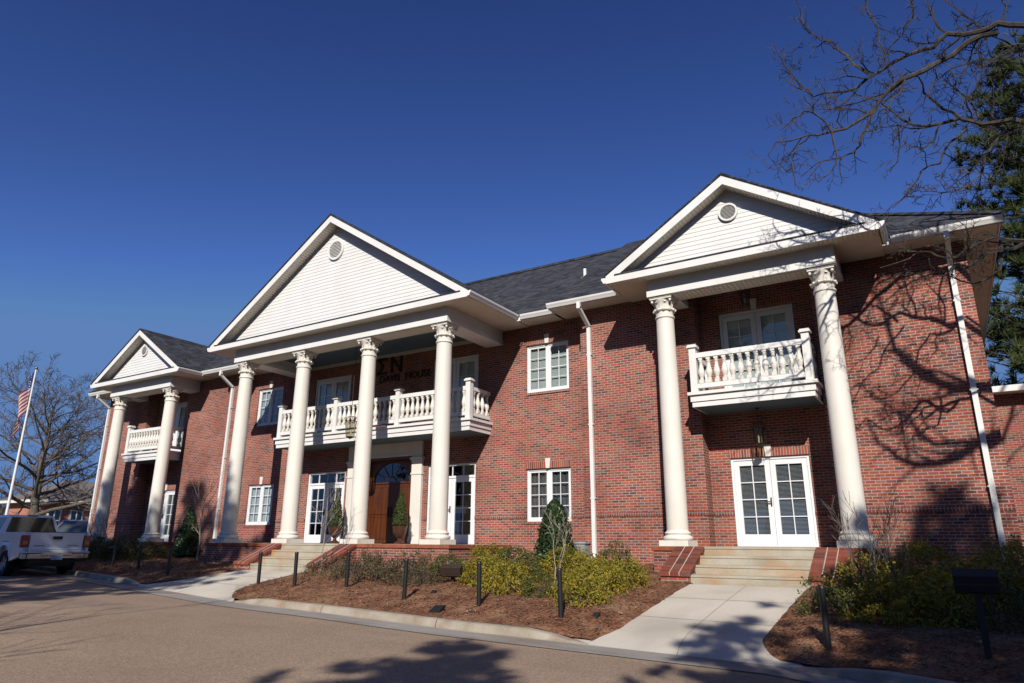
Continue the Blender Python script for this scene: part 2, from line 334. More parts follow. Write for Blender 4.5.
# far ground
g = MB(); xs = [-900,-300,-120,-60,-40,-20,-10,0,10,20,30,45,80,300,900]; ys = [-900,-200,-60,-30,-16,-10,-4,0,8,20,60,200,900]
for x in xs:
    for y in ys: g.v.append((x, y, road_z(x, min(y, 0)) - .28 - (.25 if -30 < x < 20 and -9 < y < 13 else 0)))
for i in range(len(xs)-1):
    for j in range(len(ys)-1):
        k = i*len(ys)+j; g.f.append((k, k+len(ys), k+len(ys)+1, k+1))
struct(g.build('ground', M['grass']))
def road_hi(x):
    return kerb_y(x) - .62
struct(sheet(-60, 40, 100, 6, lambda x: -15.0 - (0 if x > -20 else (x+20)*.12), road_hi, lambda x, y: road_z(x, y)).build('road', M['road']))
# ground / lawn behind kerb on the far left and right, plus the verge across the street
struct(sheet(-120, -17.3, 40, 8, lambda x: kerb_y(max(-60, x)) + .18 if x > -60 else 2.7, lambda x: 70, lambda x, y: kerb_top(max(x, -60)) + .02*0).build('lawn', M['grass']))
struct(sheet(-60, 45, 60, 8, lambda x: -60, lambda x: -15.0 - (0 if x > -20 else (x+20)*.12), lambda x, y: road_z(x, -15)+.05).build('verge', M['grass']))
# gutter pan + kerb
def taper(x):
    d = min(abs(x-e) for e in (-2.6, 2.5, 11.35, 14.15)); d = d if not (-2.6 < x < 2.5 or 11.35 < x < 14.15) else 0; t = min(1, d/1.1); return t*t*(3-2*t)
def ribbon(prof, x0, x1, n, mb):
    # prof: (offset from kerb line in y, z above road)
    P = []
    for i in range(n+1):
        x = x0+(x1-x0)*i/n
        tp = taper(x); P.append([(x, kerb_y(x)+o, road_z(x, kerb_y(x))+(h*tp+.012*(1-tp) if h > .03 else h)) for o, h in prof])
    k0 = len(mb.v)
    for row in P: mb.v += row
    m = len(prof)
    for i in range(n):
        for j in range(m-1):
            a = k0+i*m+j; mb.f.append((a, a+m, a+m+1, a+1))
    return mb
struct(ribbon([(-.64,.004),(-.02,-.004+.004),(.0,.0045)], -60, 40, 200, MB()).build('gutter_pan', M['pan']))
KP = [(-.005,-.05),(.0,.02),(.035,.115),(.065,.13),(.19,.132),(.2,-.1)]
kb = MB()
x = -60
WL, WR = (-2.6, 2.5), (11.35, 14.15)     # dropped kerbs
segs = [(-60, WL[0]), (WL[1], WR[0]), (WR[1], 40)]
for a, b in segs:
    x = a
    while x < b-.05:
        e = min(b, x+3.0); ribbon(KP, x+.006, e-.006, 8, kb); x = e
    # end caps
    for xe in (a, b):
        kb.poly(*[(xe, kerb_y(xe)+o, road_z(xe, kerb_y(xe))+(.012 if h > .03 else h)) for o, h in KP])
struct(kb.build('kerb', M['kerb'], smooth=False))
# walks
def ease(t, p): return max(0, (t-p)/(1-p))**2
WALKS = [dict(y0=-4.2, z0=-.74, le=lambda t: -1.3 - .9*max(0, t) - .45*ease(t, .55), ri=lambda t: 1.22 + .12*t + 1.0*ease(t, .6), xc=0),
         dict(y0=-3.2, z0=-.74, le=lambda t: 11.38 + .1*t - .2*ease(t, .7), ri=lambda t: 13.62 - .05*t + .55*ease(t, .72), xc=12.5)]
def walk_t(W, x, y): 
    yk = kerb_y(x) - .005
    return max(0, min(1, (y-W['y0'])/(yk-W['y0'])))
def walk_z(W, x, y):
    t = walk_t(W, x, y); zb = road_z(x, kerb_y(x)) - .003
    return W['z0']+(zb-W['z0'])*(t**1.1) + .008
def walk(W, name):
    mb = MB(); n = 20; m = 8
    for i in range(n+1):
        t = i/n; le, ri = W['le'](t)-.3, W['ri'](t)+.3
        for k in range(m+1):
            x = le+(ri-le)*k/m; y = W['y0']+(kerb_y(x)-.005-W['y0'])*t
            mb.v.append((x, y, walk_z(W, x, y)))
    for i in range(n):
        for k in range(m):
            a = i*(m+1)+k; mb.f.append((a+m+1, a+m+2, a+1, a))
    return struct(mb.build(name, M['concrete']))
walk(WALKS[0], 'path'); walk(WALKS[1], 'path_by_steps')
# control joints sawn across the walks
for W in WALKS:
    for tj in (.30, .62):
        jm = MB(); n = 12
        le, ri = W['le'](tj)-.02, W['ri'](tj)+.02
        for k in range(n):
            xa, xb = le+(ri-le)*k/n, le+(ri-le)*(k+1)/n
            pt = lambda x, o: (x, W['y0']+(kerb_y(x)-.005-W['y0'])*tj+o, walk_z(W, x, W['y0']+(kerb_y(x)-.005-W['y0'])*tj+o)+.004)
            jm.poly(pt(xa,-.007), pt(xb,-.007), pt(xb,.007), pt(xa,.007))
        struct(jm.build('path_joint', M['joint']))
    jm = MB(); n = 14
    for k in range(n):
        P = []
        for t in (k/n, (k+1)/n):
            x = (W['le'](t)+W['ri'](t))/2; y = W['y0']+(kerb_y(x)-.005-W['y0'])*t; P.append((x, y, walk_z(W, x, y)+.004))
        (xa, ya, za), (xb, yb, zb) = P; jm.poly((xa-.006,ya,za),(xa+.006,ya,za),(xb+.006,yb,zb),(xb-.006,yb,zb))
    struct(jm.build('path_joint', M['joint']))
# mulch beds (three sheets between the walks)
def bump(x, y): return .03*mnoise.noise((x*1.6, y*1.6, 3)) + .02*mnoise.noise((x*6, y*6, 1)) + .012*mnoise.noise((x*17, y*17, 5))
def bed(name, x0, x1, lo, hi):
    nx = int((x1-x0)/.09)
    def zf(x, y):
        yc = kerb_y(x)+.19; e = min(1, max(0, (y-yc)/.5)); ex = min(1, max(0, min(x-x0, x1-x)/.3))
        return bed_z(x, y) + (.03 + bump(x, y))*e*ex + .012*e + (.05*math.sin(min(1, (y-yc)/3)*PI) if y > yc else 0)*ex
    mb = MB(); ny = 70
    for i in range(nx+1):
        t = i/nx
        for j in range(ny+1):
            s = j/ny
            xa, xb = lo(s), hi(s); x = xa+(xb-xa)*t; ya = kerb_y(x)+.19; y = ya + (.15-ya)*(1-s)**1.0 if False else ya+(.15-ya)*s
            mb.v.append((x, y, zf2(x, y, t)))
    for i in range(nx):
        for j in range(ny):
            k = i*(ny+1)+j; mb.f.append((k, k+ny+1, k+ny+2, k+1))
    return struct(mb.build(name, M['mulch'], smooth=True))
def zf2(x, y, t):
    yc = kerb_y(x)+.19; e = min(1, max(0, (y-yc)/.5)); ex = min(1, min(t, 1-t)*25)
    z = bed_z(x, y) + (.03+bump(x, y))*e + .01 + (.06*math.sin(min(1, max(0, (y-yc)/4))*PI))
    for W in WALKS:
        if y < W['y0']+.3:
            tt = walk_t(W, x, y); d = max(W['le'](tt)-x, x-W['ri'](tt)) + .03*mnoise.noise((x*3, y*3, 0))
            if d < .9:
                q = max(0, d/.9); q = q*q*(3-2*q); zw = walk_z(W, x, y) + max(-.06, min(.03, d*.6))
                z = zw*(1-q) + z*q
    return z
def tw(s):      # parameter along a walk from kerb (s=0) to steps: t=1-s*k
    return s
def edge_center(side):
    def f(s):
        t = max(0, min(1, 1 - s*(7.3+.15)/(7.3-4.2)))
        if s > .42: t = 0
        return (-1.18 - .9*t - .45*ease(t, .55)) if side < 0 else (1.10 + .12*t + 1.0*ease(t, .6))
    return f
def edge_right(side):
    def f(s):
        t = max(0, min(1, 1 - s*(7.9+.15)/(7.9-3.2)))
        return (11.50 + .1*t - .2*ease(t, .7)) if side < 0 else (13.50 - .05*t + .55*ease(t, .72))
    return f
bed('mulch_bed', -17, -1.3, lambda s: -17.2, edge_center(-1))
bed('mulch_bed_by_walk', 1.3, 11.4, edge_center(1), edge_right(-1))
bed('mulch_bed_under_trees', 13.6, 30, edge_right(1), lambda s: 30)

# ------------------------------------------------------------------ the building
B = root('brick_house', (0,0,0), 'long two storey red brick house with three white column porticos and dark roof', 'house')
WX, HW, CW, RW = 12.5, 4.72, 7.7, 1.45         # wing centre, wing half width (outer), centre wall half width, recess half width
XO = 17.22; WY = -.495
def wall_front(mb, y, x0, x1, z0, z1, ops, depth=.12):
    xs = sorted({x0, x1, *[o[0] for o in ops], *[o[1] for o in ops]}); zs = sorted({z0, z1, *[o[2] for o in ops], *[o[3] for o in ops]})
    for a, b in zip(xs, xs[1:]):
        for c, d in zip(zs, zs[1:]):
            mx, mz = (a+b)/2, (c+d)/2
            if any(o[0] < mx < o[1] and o[2] < mz < o[3] for o in ops): continue
            mb.poly((a,y,c),(b,y,c),(b,y,d),(a,y,d))
    for o in ops:
        dd = o[4] if len(o) > 4 else depth
        a, b, c, d = o[:4]; e = y+dd
        mb.poly((a,y,c),(a,e,c),(a,e,d),(a,y,d)); mb.poly((b,y,c),(b,y,d),(b,e,d),(b,e,c))
        mb.poly((a,y,d),(a,e,d),(b,e,d),(b,y,d)); mb.poly((a,y,c),(b,y,c),(b,e,c),(a,e,c))
WIN = (5.58, 7.05); LZ = (.64, 2.15); UZ = (4.44, 5.95)
FD = (1.85, 3.74, 0, 2.46); UD = (1.9, 3.77, 3.66, 5.96); ENT = (-1.24, 1.24, 0, 2.94, .38)
ops_c = [ENT]
for s in (-1, 1):
    f = lambda a, b: (a, b) if s > 0 else (-b, -a)
    for z in (LZ, UZ): ops_c.append((*f(*WIN), *z))
    ops_c.append((*f(FD[0], FD[1]), FD[2], FD[3])); ops_c.append((*f(UD[0], UD[1]), UD[2], UD[3]))
ZT = 6.62; ZB = -1.7
w = MB(); wall_front(w, 0, -CW, CW, ZB, ZT, ops_c); w.build('centre_wall', M['brick'], B)
DW = .936
for s in (-1, 1):
    c = s*WX; w = MB()
    for a, b in ((c-HW, c-RW), (c+RW, c+HW)):
        if s > 0 and a < CW+.1: a = CW
        if s < 0 and b > -CW-.1: b = -CW
        wall_front(w, WY, a, b, ZB, ZT, [])
    wall_front(w, 0, c-RW, c+RW, ZB, ZT, [(c-DW, c+DW, 0, 2.13), (c-DW, c+DW, 3.66, 5.95)])
    for x in (c-RW, c+RW): w.poly((x,WY,ZB),(x,0,ZB),(x,0,ZT),(x,WY,ZT))
    w.poly((s*CW,WY,ZB),(s*CW,0,ZB),(s*CW,0,ZT),(s*CW,WY,ZT))
    w.poly((s*XO,WY,ZB),(s*XO,11.7,ZB),(s*XO,11.7,ZT),(s*XO,WY,ZT))
    w.build('wing_wall', M['brick'], B)
w = MB(); w.poly((-XO,11.7,ZB),(XO,11.7,ZB),(XO,11.7,ZT),(-XO,11.7,ZT)); w.build('rear_wall', M['brick'], B)
class Each0:
    def __init__(s, name, mat): s.n = name; s.m = mat
    def box(s, *a): q = MB(); q.box(*a); q.build(s.n, s.m, B)
# projecting band course
def band_run(mb, y, x0, x1, skip):
    cur = x0
    for a, b in sorted(skip):
        if b <= x0 or a >= x1: continue
        if a > cur: mb.box(cur, a, y-.014, y+.02, .73, .835)
        cur = max(cur, b)
    if cur < x1: mb.box(cur, x1, y-.014, y+.02, .73, .835)
bd = Each0('brick_band', M['band'])
sk = [(-7.05-.0,-5.58),(5.58,7.05),(-3.74,-1.85),(1.85,3.74),(-1.68,1.68)]
band_run(bd, 0, -CW+.016, CW, sk)
for s in (-1, 1):
    c = s*WX
    band_run(bd, WY, min(c-RW, c-HW) if s < 0 else CW, c-RW+.014, []); band_run(bd, WY, c+RW-.014, c+HW if s > 0 else -CW+.014, [])
    band_run(bd, 0, c-RW+.014, c+RW-.014, [(c-DW, c+DW)])
    bd.box(c-RW-.02, c-RW+.0138, WY+.021, -.0145, .731, .834); bd.box(c+RW-.0138, c+RW+.02, WY+.021, -.0145, .731, .834)
bd.box(-CW-.02, -CW+.0138, WY+.021, -.0145, .731, .834)
# dark interior shells so that windows look into rooms
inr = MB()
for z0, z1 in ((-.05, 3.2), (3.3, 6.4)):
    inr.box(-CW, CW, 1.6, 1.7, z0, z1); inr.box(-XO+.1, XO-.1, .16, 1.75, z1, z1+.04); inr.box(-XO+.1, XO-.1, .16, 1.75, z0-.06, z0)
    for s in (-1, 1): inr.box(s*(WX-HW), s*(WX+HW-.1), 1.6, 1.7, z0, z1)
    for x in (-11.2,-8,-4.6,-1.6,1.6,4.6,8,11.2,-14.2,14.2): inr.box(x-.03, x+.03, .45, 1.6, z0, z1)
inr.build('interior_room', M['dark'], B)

def rect_frame(mb, x0, x1, z0, z1, y0, y1, t, tb=None):
    tb = t if tb is None else tb
    mb.box(x0, x0+t, y0, y1, z0, z1); mb.box(x1-t, x1, y0, y1, z0, z1)
    mb.box(x0+t, x1-t, y0, y1, z1-t, z1); mb.box(x0+t, x1-t, y0, y1, z0, z0+tb)
def keyed_lintel(x0, x1, z, y, parent, key=True):
    l = MB(); l.box(x0-.02, x1+.02, y-.006, y+.05, z+.004, z+.20); l.build('lintel', M['soldier'], parent)
    if key:
        c = (x0+x1)/2; k = MB(); k.prism([(c-.06,y-.03,z+.002),(c+.06,y-.03,z+.002),(c+.085,y-.03,z+.29),(c-.085,y-.03,z+.29)], (0,.06,0)); k.build('keystone', M['cream'], parent)
def window(x0, x1, z0, z1, y, blind):
    fr = MB(); yf = y+.055
    rect_frame(fr, x0+.003, x1-.003, z0+.003, z1-.003, yf, yf+.09, .05)
    c = (x0+x1)/2; fr.box(c-.035, c+.035, yf+.002, yf+.088, z0+.05, z1-.05)
    o = fr.build('window', M['door'], B)
    for a, b in ((x0+.053, c-.035), (c+.035, x1-.053)):
        sh = MB(); rect_frame(sh, a, b, z0+.053, z1-.053, yf+.02, yf+.07, .055, .07)
        gx0, gx1, gz0, gz1 = a+.055, b-.055, z0+.123, z1-.108
        m = (gx0+gx1)/2; sh.box(m-.009, m+.009, yf+.03, yf+.056, gz0, gz1)
        for k in range(1, 4):
            z = gz0+(gz1-gz0)*k/4; sh.box(gx0, m-.009, yf+.031, yf+.055, z-.009, z+.009); sh.box(m+.009, gx1, yf+.031, yf+.055, z-.009, z+.009)
        sh.build('sash', M['door'], o)
        p = MB(); p.poly((gx0, yf+.044, gz0), (gx1, yf+.044, gz0), (gx1, yf+.044, gz1), (gx0, yf+.044, gz1)); p.build('pane', M['glass'], o)
    bl = MB()
    if blind == 'closed':
        n = 46
        for k in range(n):
            z = z0+.05+(z1-z0-.1)*k/n; h = (z1-z0-.1)/n
            bl.poly((x0+.06, yf+.10, z), (x1-.06, yf+.10, z), (x1-.06, yf+.118, z+h), (x0+.06, yf+.118, z+h))
        bl.build('blind', M['blind'], o)
    else:
        for a, b in ((x0+.05, c-.02), (c+.02, x1-.05)):
            n = 24
            for k in range(n):
                xa = a+(b-a)*k/n; xb = a+(b-a)*(k+1)/n
                bl.poly((xa, yf+.13+.02*math.sin(k*1.3), z0), (xb, yf+.13+.02*math.sin((k+1)*1.3), z0), (xb, yf+.13+.02*math.sin((k+1)*1.3), z1), (xa, yf+.13+.02*math.sin(k*1.3), z1))
        bl.build('curtain', M['curtain'], o)
    keyed_lintel(x0, x1, z1, y, o)
    sl = MB(); sl.box(x0-.02, x1+.02, y-.03, y+.055, z0-.07, z0+.002); sl.build('sill', M['soldier'], o)
for s in (-1, 1):
    a, b = (WIN if s > 0 else (-WIN[1], -WIN[0]))
    window(a, b, *LZ, 0, 'curtain' if s > 0 else 'closed'); window(a, b, *UZ, 0, 'closed')

def french(x0, x1, z0, z1, y, blind, transom=0, key=True, lint=True, rows=4):
    yf = y+.045; fr = MB(); zt = z1-transom
    fr.box(x0+.003, x0+.07, yf, yf+.1, z0+.003, z1-.003); fr.box(x1-.07, x1-.003, yf, yf+.1, z0+.003, z1-.003)
    fr.box(x0+.07, x1-.07, yf, yf+.1, z1-.065, z1-.003); fr.box(x0+.07, x1-.07, yf, yf+.1, z0+.002, z0+.03)
    c = (x0+x1)/2
    o = None
    if transom:
        fr.box(x0+.07, x1-.07, yf+.001, yf+.099, zt-.03, zt+.04)
        for k in range(1, 4):
            x = x0+.07+(x1-x0-.14)*k/4; fr.box(x-.014, x+.014, yf+.03, yf+.07, zt+.04, z1-.065)
    o = fr.build('french_door', M['door'], B)
    if transom:
        p = MB(); p.poly((x0+.07,yf+.05,zt+.04),(x1-.07,yf+.05,zt+.04),(x1-.07,yf+.05,z1-.065),(x0+.07,yf+.05,z1-.065)); p.build('transom_pane', M['glass'], o)
    top = zt-.03 if transom else z1-.068
    for a, b, hx in ((x0+.073, c-.004, 1), (c+.004, x1-.073, -1)):
        lf = MB(); rect_frame(lf, a, b, z0+.033, top-.004, yf+.02, yf+.07, .125, .25)
        gx0, gx1, gz0, gz1 = a+.125, b-.125, z0+.283, top-.129
        m = (gx0+gx1)/2; lf.box(m-.011, m+.011, yf+.028, yf+.062, gz0, gz1)
        for k in range(1, rows):
            z = gz0+(gz1-gz0)*k/rows; lf.box(gx0, m-.011, yf+.029, yf+.061, z-.011, z+.011); lf.box(m+.011, gx1, yf+.029, yf+.061, z-.011, z+.011)
        for hz in (.3, 1.1, 1.85):
            xh = a+.004 if hx > 0 else b-.004; lf.box(xh-.012, xh+.012, yf+.008, yf+.02, z0+hz, z0+hz+.09)
        lf.build('door_leaf', M['door'], o)
        p = MB(); p.poly((gx0,yf+.045,gz0),(gx1,yf+.045,gz0),(gx1,yf+.045,gz1),(gx0,yf+.045,gz1)); p.build('pane', M['glass'], o)
        bl = MB()
        if blind == 'slats':
            n = 58
            for k in range(n):
                z = gz0-.03+(gz1-gz0+.06)*k/n; bl.box(gx0-.02, gx1+.02, yf+.075, yf+.092, z, z+.011)
            bl.build('blind', M['slat'], o)
        elif blind == 'closed':
            bl.box(gx0-.02, gx1+.02, yf+.08, yf+.09, gz0-.02, gz1+.02); bl.build('blind', M['blind'], o)
    h = MB(); h.box(c-.05, c-.03, yf-.02, yf+.02, z0+.95, z0+1.15); h.box(c-.12, c-.03, yf-.05, yf-.03, z0+1.03, z0+1.055); h.box(c-.045, c-.033, yf-.05, yf, z0+1.03, z0+1.055); h.build('handle', M['metal'], o)
    if lint: keyed_lintel(x0, x1, z1, y, o, key)
    return o
for s in (-1, 1):
    c = s*WX
    french(c-DW, c+DW, 0, 2.13, 0, 'slats'); french(c-DW, c+DW, 3.66, 5.95, 0, 'closed')
    a, b = (FD[0], FD[1]) if s > 0 else (-FD[1], -FD[0]); french(a, b, 0, 2.46, 0, 'none', .42, lint=False)
    a, b = (UD[0], UD[1]) if s > 0 else (-UD[1], -UD[0]); french(a, b, 3.66, 5.96, 0, 'closed', lint=False)

# entry: pilasters, entablature, arched wooden doors
for s in (-1, 1):
    p = MB(); x0, x1 = sorted((s*1.242, s*1.66))
    p.box(x0, x1, -.10, .0, .0, 2.62); p.box(x0-.03, x1+.03, -.13, 0, 0, .16); p.box(x0-.015, x1+.015, -.115, 0, .16, .22)
    p.box(x0-.02, x1+.02, -.12, 0, 2.18, 2.24); p.box(x0-.02, x1+.02, -.12, 0, 2.62, 2.68); p.box(x0-.05, x1+.05, -.15, 0, 2.68, 2.74); p.box(x0, x1, -.10, 0, 2.74, 3.27)
    p.build('entry_pilaster', M['cream'], B)
e = MB(); e.box(-1.242, 1.242, -.09, -.002, 2.80, 3.27); e.box(-1.242, 1.242, -.115, -.09, 2.80, 2.87); e.build('entry_lintel', M['cream'], B)
j = MB()
for s in (-1, 1): j.box(s*1.238, s*1.19, -.09, .37, .004, 2.8)
j.box(-1.19, 1.19, -.08, .37, 2.72, 2.8); j.build('entry_jamb', M['wood'], B)
dr = MB(); YD = .34
R = .80; ZA = 2.02; na = 18
# spandrel plate with an arched hole
for k in range(na):
    a0, a1 = PI*k/na, PI*(k+1)/na
    def outp(a):
        x, z = math.cos(a), math.sin(a)
        t = min(1.19/max(1e-6, abs(x)), .72/max(1e-6, z)); return (t*x, YD-.02, ZA+t*z)
    pi_ = lambda a: (R*math.cos(a), YD-.02, ZA+R*.82*math.sin(a))
    dr.poly(outp(a0), outp(a1), pi_(a1), pi_(a0))
    p0, p1 = pi_(a0), pi_(a1); dr.poly(p0, p1, (p1[0], YD+.04, p1[2]), (p0[0], YD+.04, p0[2]))
dr.box(-1.19, -1.02, YD-.02, YD+.03, 0, ZA); dr.box(1.02, 1.19, YD-.02, YD+.03, 0, ZA); dr.box(-1.02, 1.02, YD-.03, YD+.03, ZA-.06, ZA)
ed = dr.build('entry_door', M['wood'], B)
for s in (-1, 1):
    lf = MB(); x0, x1 = sorted((s*.006, s*1.015)); lf.box(x0, x1, YD+.0, YD+.045, .02, ZA-.062)
    for z0, z1 in ((.18,.86),(.98,1.84)):
        lf.box(x0+.13, x1-.13, YD-.012, YD, z0, z1); rect_frame(lf, x0+.10, x1-.10, z0-.03, z1+.03, YD-.022, YD, .03)
    lf.build('door_leaf', M['wood'], ed)
    h = MB(); h.box(s*.05, s*.08, YD-.04, YD, .85, 1.2); h.build('handle', M['metal'], ed)
fl = MB(); fl.poly(*[(R*math.cos(PI*k/na), YD+.03, ZA+R*.82*math.sin(PI*k/na)) for k in range(na+1)]); fl.build('fanlight_pane', M['glass'], ed)
mu = MB()
for k in range(1, 6):
    a = PI*k/6; mu.tube([(.2*math.cos(a), YD+.02, ZA+.164*math.sin(a)), (R*math.cos(a), YD+.02, ZA+R*.82*math.sin(a))], .012, 4)
mu.tube([(.2*math.cos(PI*k/12), YD+.02, ZA+.164*math.sin(PI*k/12)) for k in range(13)], .014, 4); mu.build('fanlight_bars', M['wood'], ed)

# porticos ---------------------------------------------------------
ZC, ZBAND, ZS = 6.12, 6.275, 6.571
def column_shared():
    out = {}
    m = MB(); m.box(-.345,.345,-.345,.345,0,.13); out['plinth'] = m.mesh('plinth')
    m = MB(); m.lathe([(.31,.13),(.335,.15),(.342,.18),(.33,.215),(.30,.235),(.285,.245),(.285,.26),(.30,.275),(.303,.295),(.29,.315),(.262,.33),(.252,.36)], n=36); out['base'] = m.mesh('base', True)
    prof = [(.250,.36)]
    for i in range(1, 15):
        t = i/14; prof.append((.250-.028*t**1.7, .36+(5.56-.36)*t))
    m = MB(); m.lathe(prof, n=36); out['shaft'] = m.mesh('shaft', True)
    m = MB(); m.lathe([(.225,5.56),(.243,5.565),(.25,5.58),(.25,5.595),(.24,5.61),(.222,5.615),(.222,5.70),(.226,5.74),(.25,5.745),(.268,5.765),(.268,5.785),(.25,5.80),(.226,5.805),(.226,5.85),(.234,5.92),(.255,5.98),(.28,6.02),(.285,6.045)], n=36)
    for k in range(12):     # rosettes round the neck
        a = 2*PI*(k+.5)/12; m.ball((.262*math.cos(a), .262*math.sin(a), 5.775), .038, .038, .036, 7, 4)
    for k in range(8):      # leaves rising to the corners
        a = 2*PI*k/8+PI/8; d = Vector((math.cos(a), math.sin(a), 0)); t = Vector((-d.y, d.x, 0))
        base = d*.228+Vector((0,0,5.81)); mid = d*.244+Vector((0,0,5.91)); tip = d*.285+Vector((0,0,5.985)); cur = d*.30+Vector((0,0,5.96))
        for w0, w1, p, q in ((.05,.06,base,mid),(.06,.045,mid,tip),(.045,.02,tip,cur)):
            m.poly(p-t*w0, p+t*w0, q+t*w1, q-t*w1)
    for k in range(4):      # corner scrolls
        a = PI/4+PI/2*k; d = Vector((math.cos(a), math.sin(a), 0)); m.ball(tuple(d*.335+Vector((0,0,5.995))), .036, .036, .045, 8, 5)
    m.box(-.285,.285,-.285,.285,6.045,6.085); m.box(-.30,.30,-.30,.30,6.085,6.118); out['capital'] = m.mesh('capital', True)
    for me in out.values(): me.materials.append(M['cream'])
    return out
CS = column_shared()
def column(x, y):
    o = bpy.data.objects.new('column', CS['shaft']); COL.objects.link(o); o.parent = B; o.location = (x, y, 0); o['_o'] = (x, y, 0)
    for k in ('plinth', 'base', 'capital'):
        c = bpy.data.objects.new(k, CS[k]); COL.objects.link(c); c.parent = o
def portico(cx, hw, yc, ywall, za, ncol, vent_r, vent_z, ceil_mat, wallgap):
    """hw: half spacing of outer columns; yc: column centre line; za: height of the gable's peak"""
    xe = hw+.333; ye = yc-.34; bw = .66
    b = MB()
    for z0, z1, o in ((ZC, ZBAND, 0), (ZBAND, ZS, .022)):
        b.box(cx-xe+o, cx+xe-o, ye+o, ye+bw-o, z0+(.0 if o == 0 else .001), z1)
        for s in (-1, 1):
            xa, xb = sorted((cx+s*(xe-o), cx+s*(xe-bw+o))); b.box(xa, xb, ye+bw-o, ywall(s)-.002, z0, z1-.001)
    b.build('entablature', M['white'], B)
    # grooves of the beaded soffit under the beam are real slots between boards
    u = MB(); n = int(2*(xe-bw)/.11)
    for k in range(n):
        xa = cx-(xe-bw)+2*(xe-bw)*k/n; u.box(xa+.006, xa+2*(xe-bw)/n-.006, ye+.09, ye+bw-.02, ZC-.012, ZC-.001)
    u.build('beam_soffit', M['soffit'], B)
    c = MB(); zc = 6.48 if ncol > 2 else 6.545; c.box(cx-xe+bw, cx+xe-bw, ye+bw, -.004, zc, zc+.02)
    for k in range(1, 2*ncol-2 if ncol > 2 else 0): pass
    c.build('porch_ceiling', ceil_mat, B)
    if ncol > 2:
        c = MB(); c.box(cx-xe+bw+.002, cx+xe-bw-.002, -.03, -.001, 6.36, 6.479); c.build('wall_trim', M['soffit'], B)
    go, gf = .96, .377; xg = xe+go; yg = ye-gf
    # flat soffit all round
    s_ = MB(); s_.box(cx-xg+.02, cx+xg-.02, yg+.02, ywall(0)-.003, ZS+.001, ZS+.03); s_.build('cornice_soffit', M['soffit'], B)
    gr = MB(); n = int(2*xg/.1)
    for k in range(n):      # soffit boards in front of the frieze
        xa = cx-xg+.03+(2*xg-.06)*k/n; gr.box(xa+.005, xa+(2*xg-.06)/n-.005, yg+.03, ye-.004, ZS-.012, ZS+.0005)
    gr.build('soffit_boards', M['soffit'], B)
    # horizontal cornice fascia with a small shingled ledge
    zf0, zf1 = ZS-.015, ZS+.17
    f = MB(); f.box(cx-xg, cx+xg, yg, yg+.03, zf0, zf1); pass
    f.build('cornice_fascia', M['white'], B)
    lg = MB(); lg.prism([(cx-xg+.25, yg-.02, zf1), (cx-xg+.25, yg-.02, zf1+.03), (cx-xg+.25, ye+.0, zf1+.10), (cx-xg+.25, ye, zf1)], (2*xg-.5, 0, 0)); lg.build('cornice_ledge', M['roof'], B)
    # gable siding, lap by lap
    sl = (za-(ZS+.2))/xg; zb = zf1+.06; lap = .116; sd = MB(); z = zb; yw = ye+.004
    wid = lambda zz: max(0, (za-.06-zz)/sl)
    while z < za-.3:
        z2 = min(z+lap, za-.2); w0, w1 = min(wid(z), xg-.1), min(wid(z2), xg-.1)
        sd.poly((cx-w0, yw-.009, z), (cx+w0, yw-.009, z), (cx+w1, yw, z2), (cx-w1, yw, z2)); sd.poly((cx-w0, yw, z), (cx+w0, yw, z), (cx+w0, yw-.009, z), (cx-w0, yw-.009, z)); z = z2
    sd.poly((cx-wid(z), yw-.01, z), (cx+wid(z), yw-.01, z), (cx, yw-.01, za-.06)); sd.build('gable_siding', M['vinyl'], B)
    # rakes: fascia, crown strip, soffit, shingles
    rk = MB(); rs = MB(); rf = MB(); L = math.hypot(xg, sl*xg)
    for s in (-1, 1):
        d = Vector((-s*xg, 0, sl*xg)).normalized(); nrm = Vector((s*sl*xg, 0, xg)).normalized()
        A = Vector((cx+s*xg, yg, za-sl*xg)); T = Vector((cx, yg, za)); h = .21
        Vd = Vector((0,0,-1))*(h/abs(nrm.z))
        Aout = A
        # fascia: lower edge cut flat at the cornice
        zlo = zf1-.001
        k = (zlo-(A.z+Vd.z))/(sl)   # along x where the lower edge meets the ledge
        Lx = Vector((cx+s*(xg-k), yg, zlo)) if k > 0 else A+Vd
        pts = [Aout, T, T+Vd, Lx, Vector((cx+s*xg, yg, zlo))] if A.z > zlo else [Aout, T, T+Vd, Lx]
        rk.prism([p+Vector((0,-.001,0)) for p in pts], (0,.035,0))
        off = nrm*(-.19)
        rs.prism([A+off+Vector((0,.034,0)), T+Vector((0,.034,-.19/abs(nrm.z))), T+Vector((0,.034,-.17/abs(nrm.z))), A+nrm*(-.17)+Vector((0,.034,0))], (0, ye-yg-.02, 0))
        nb = int(L/.1)
        for q in range(nb):
            t0 = A + (T-A)*((q+.06)/nb); t1 = A + (T-A)*((q+.94)/nb)
            rs.prism([t0+off*1.07+Vector((0,.05,0)), t1+off*1.07+Vector((0,.05,0)), t1+off+Vector((0,.05,0)), t0+off+Vector((0,.05,0))], (0, ye-yg-.05, 0))
        up = nrm*.03; E_ = Vector((s*.05, 0, -.05*sl)); yb = 5.3 if ncol > 2 else 3.2
        rf.prism([A+E_+Vector((0,-.035,.001)), T+Vector((0,-.035,.001)), T+Vector((0,-.035,.001+.034/abs(nrm.z))), A+E_+up+Vector((0,-.035,.001))], (0, yb-yg, 0))
    rk.build('rake_fascia', M['white'], B); rs.build('rake_soffit', M['soffit'], B); rf.build('portico_roof', M['roof'], B)
    rc = MB(); T = Vector((cx, yg, za))
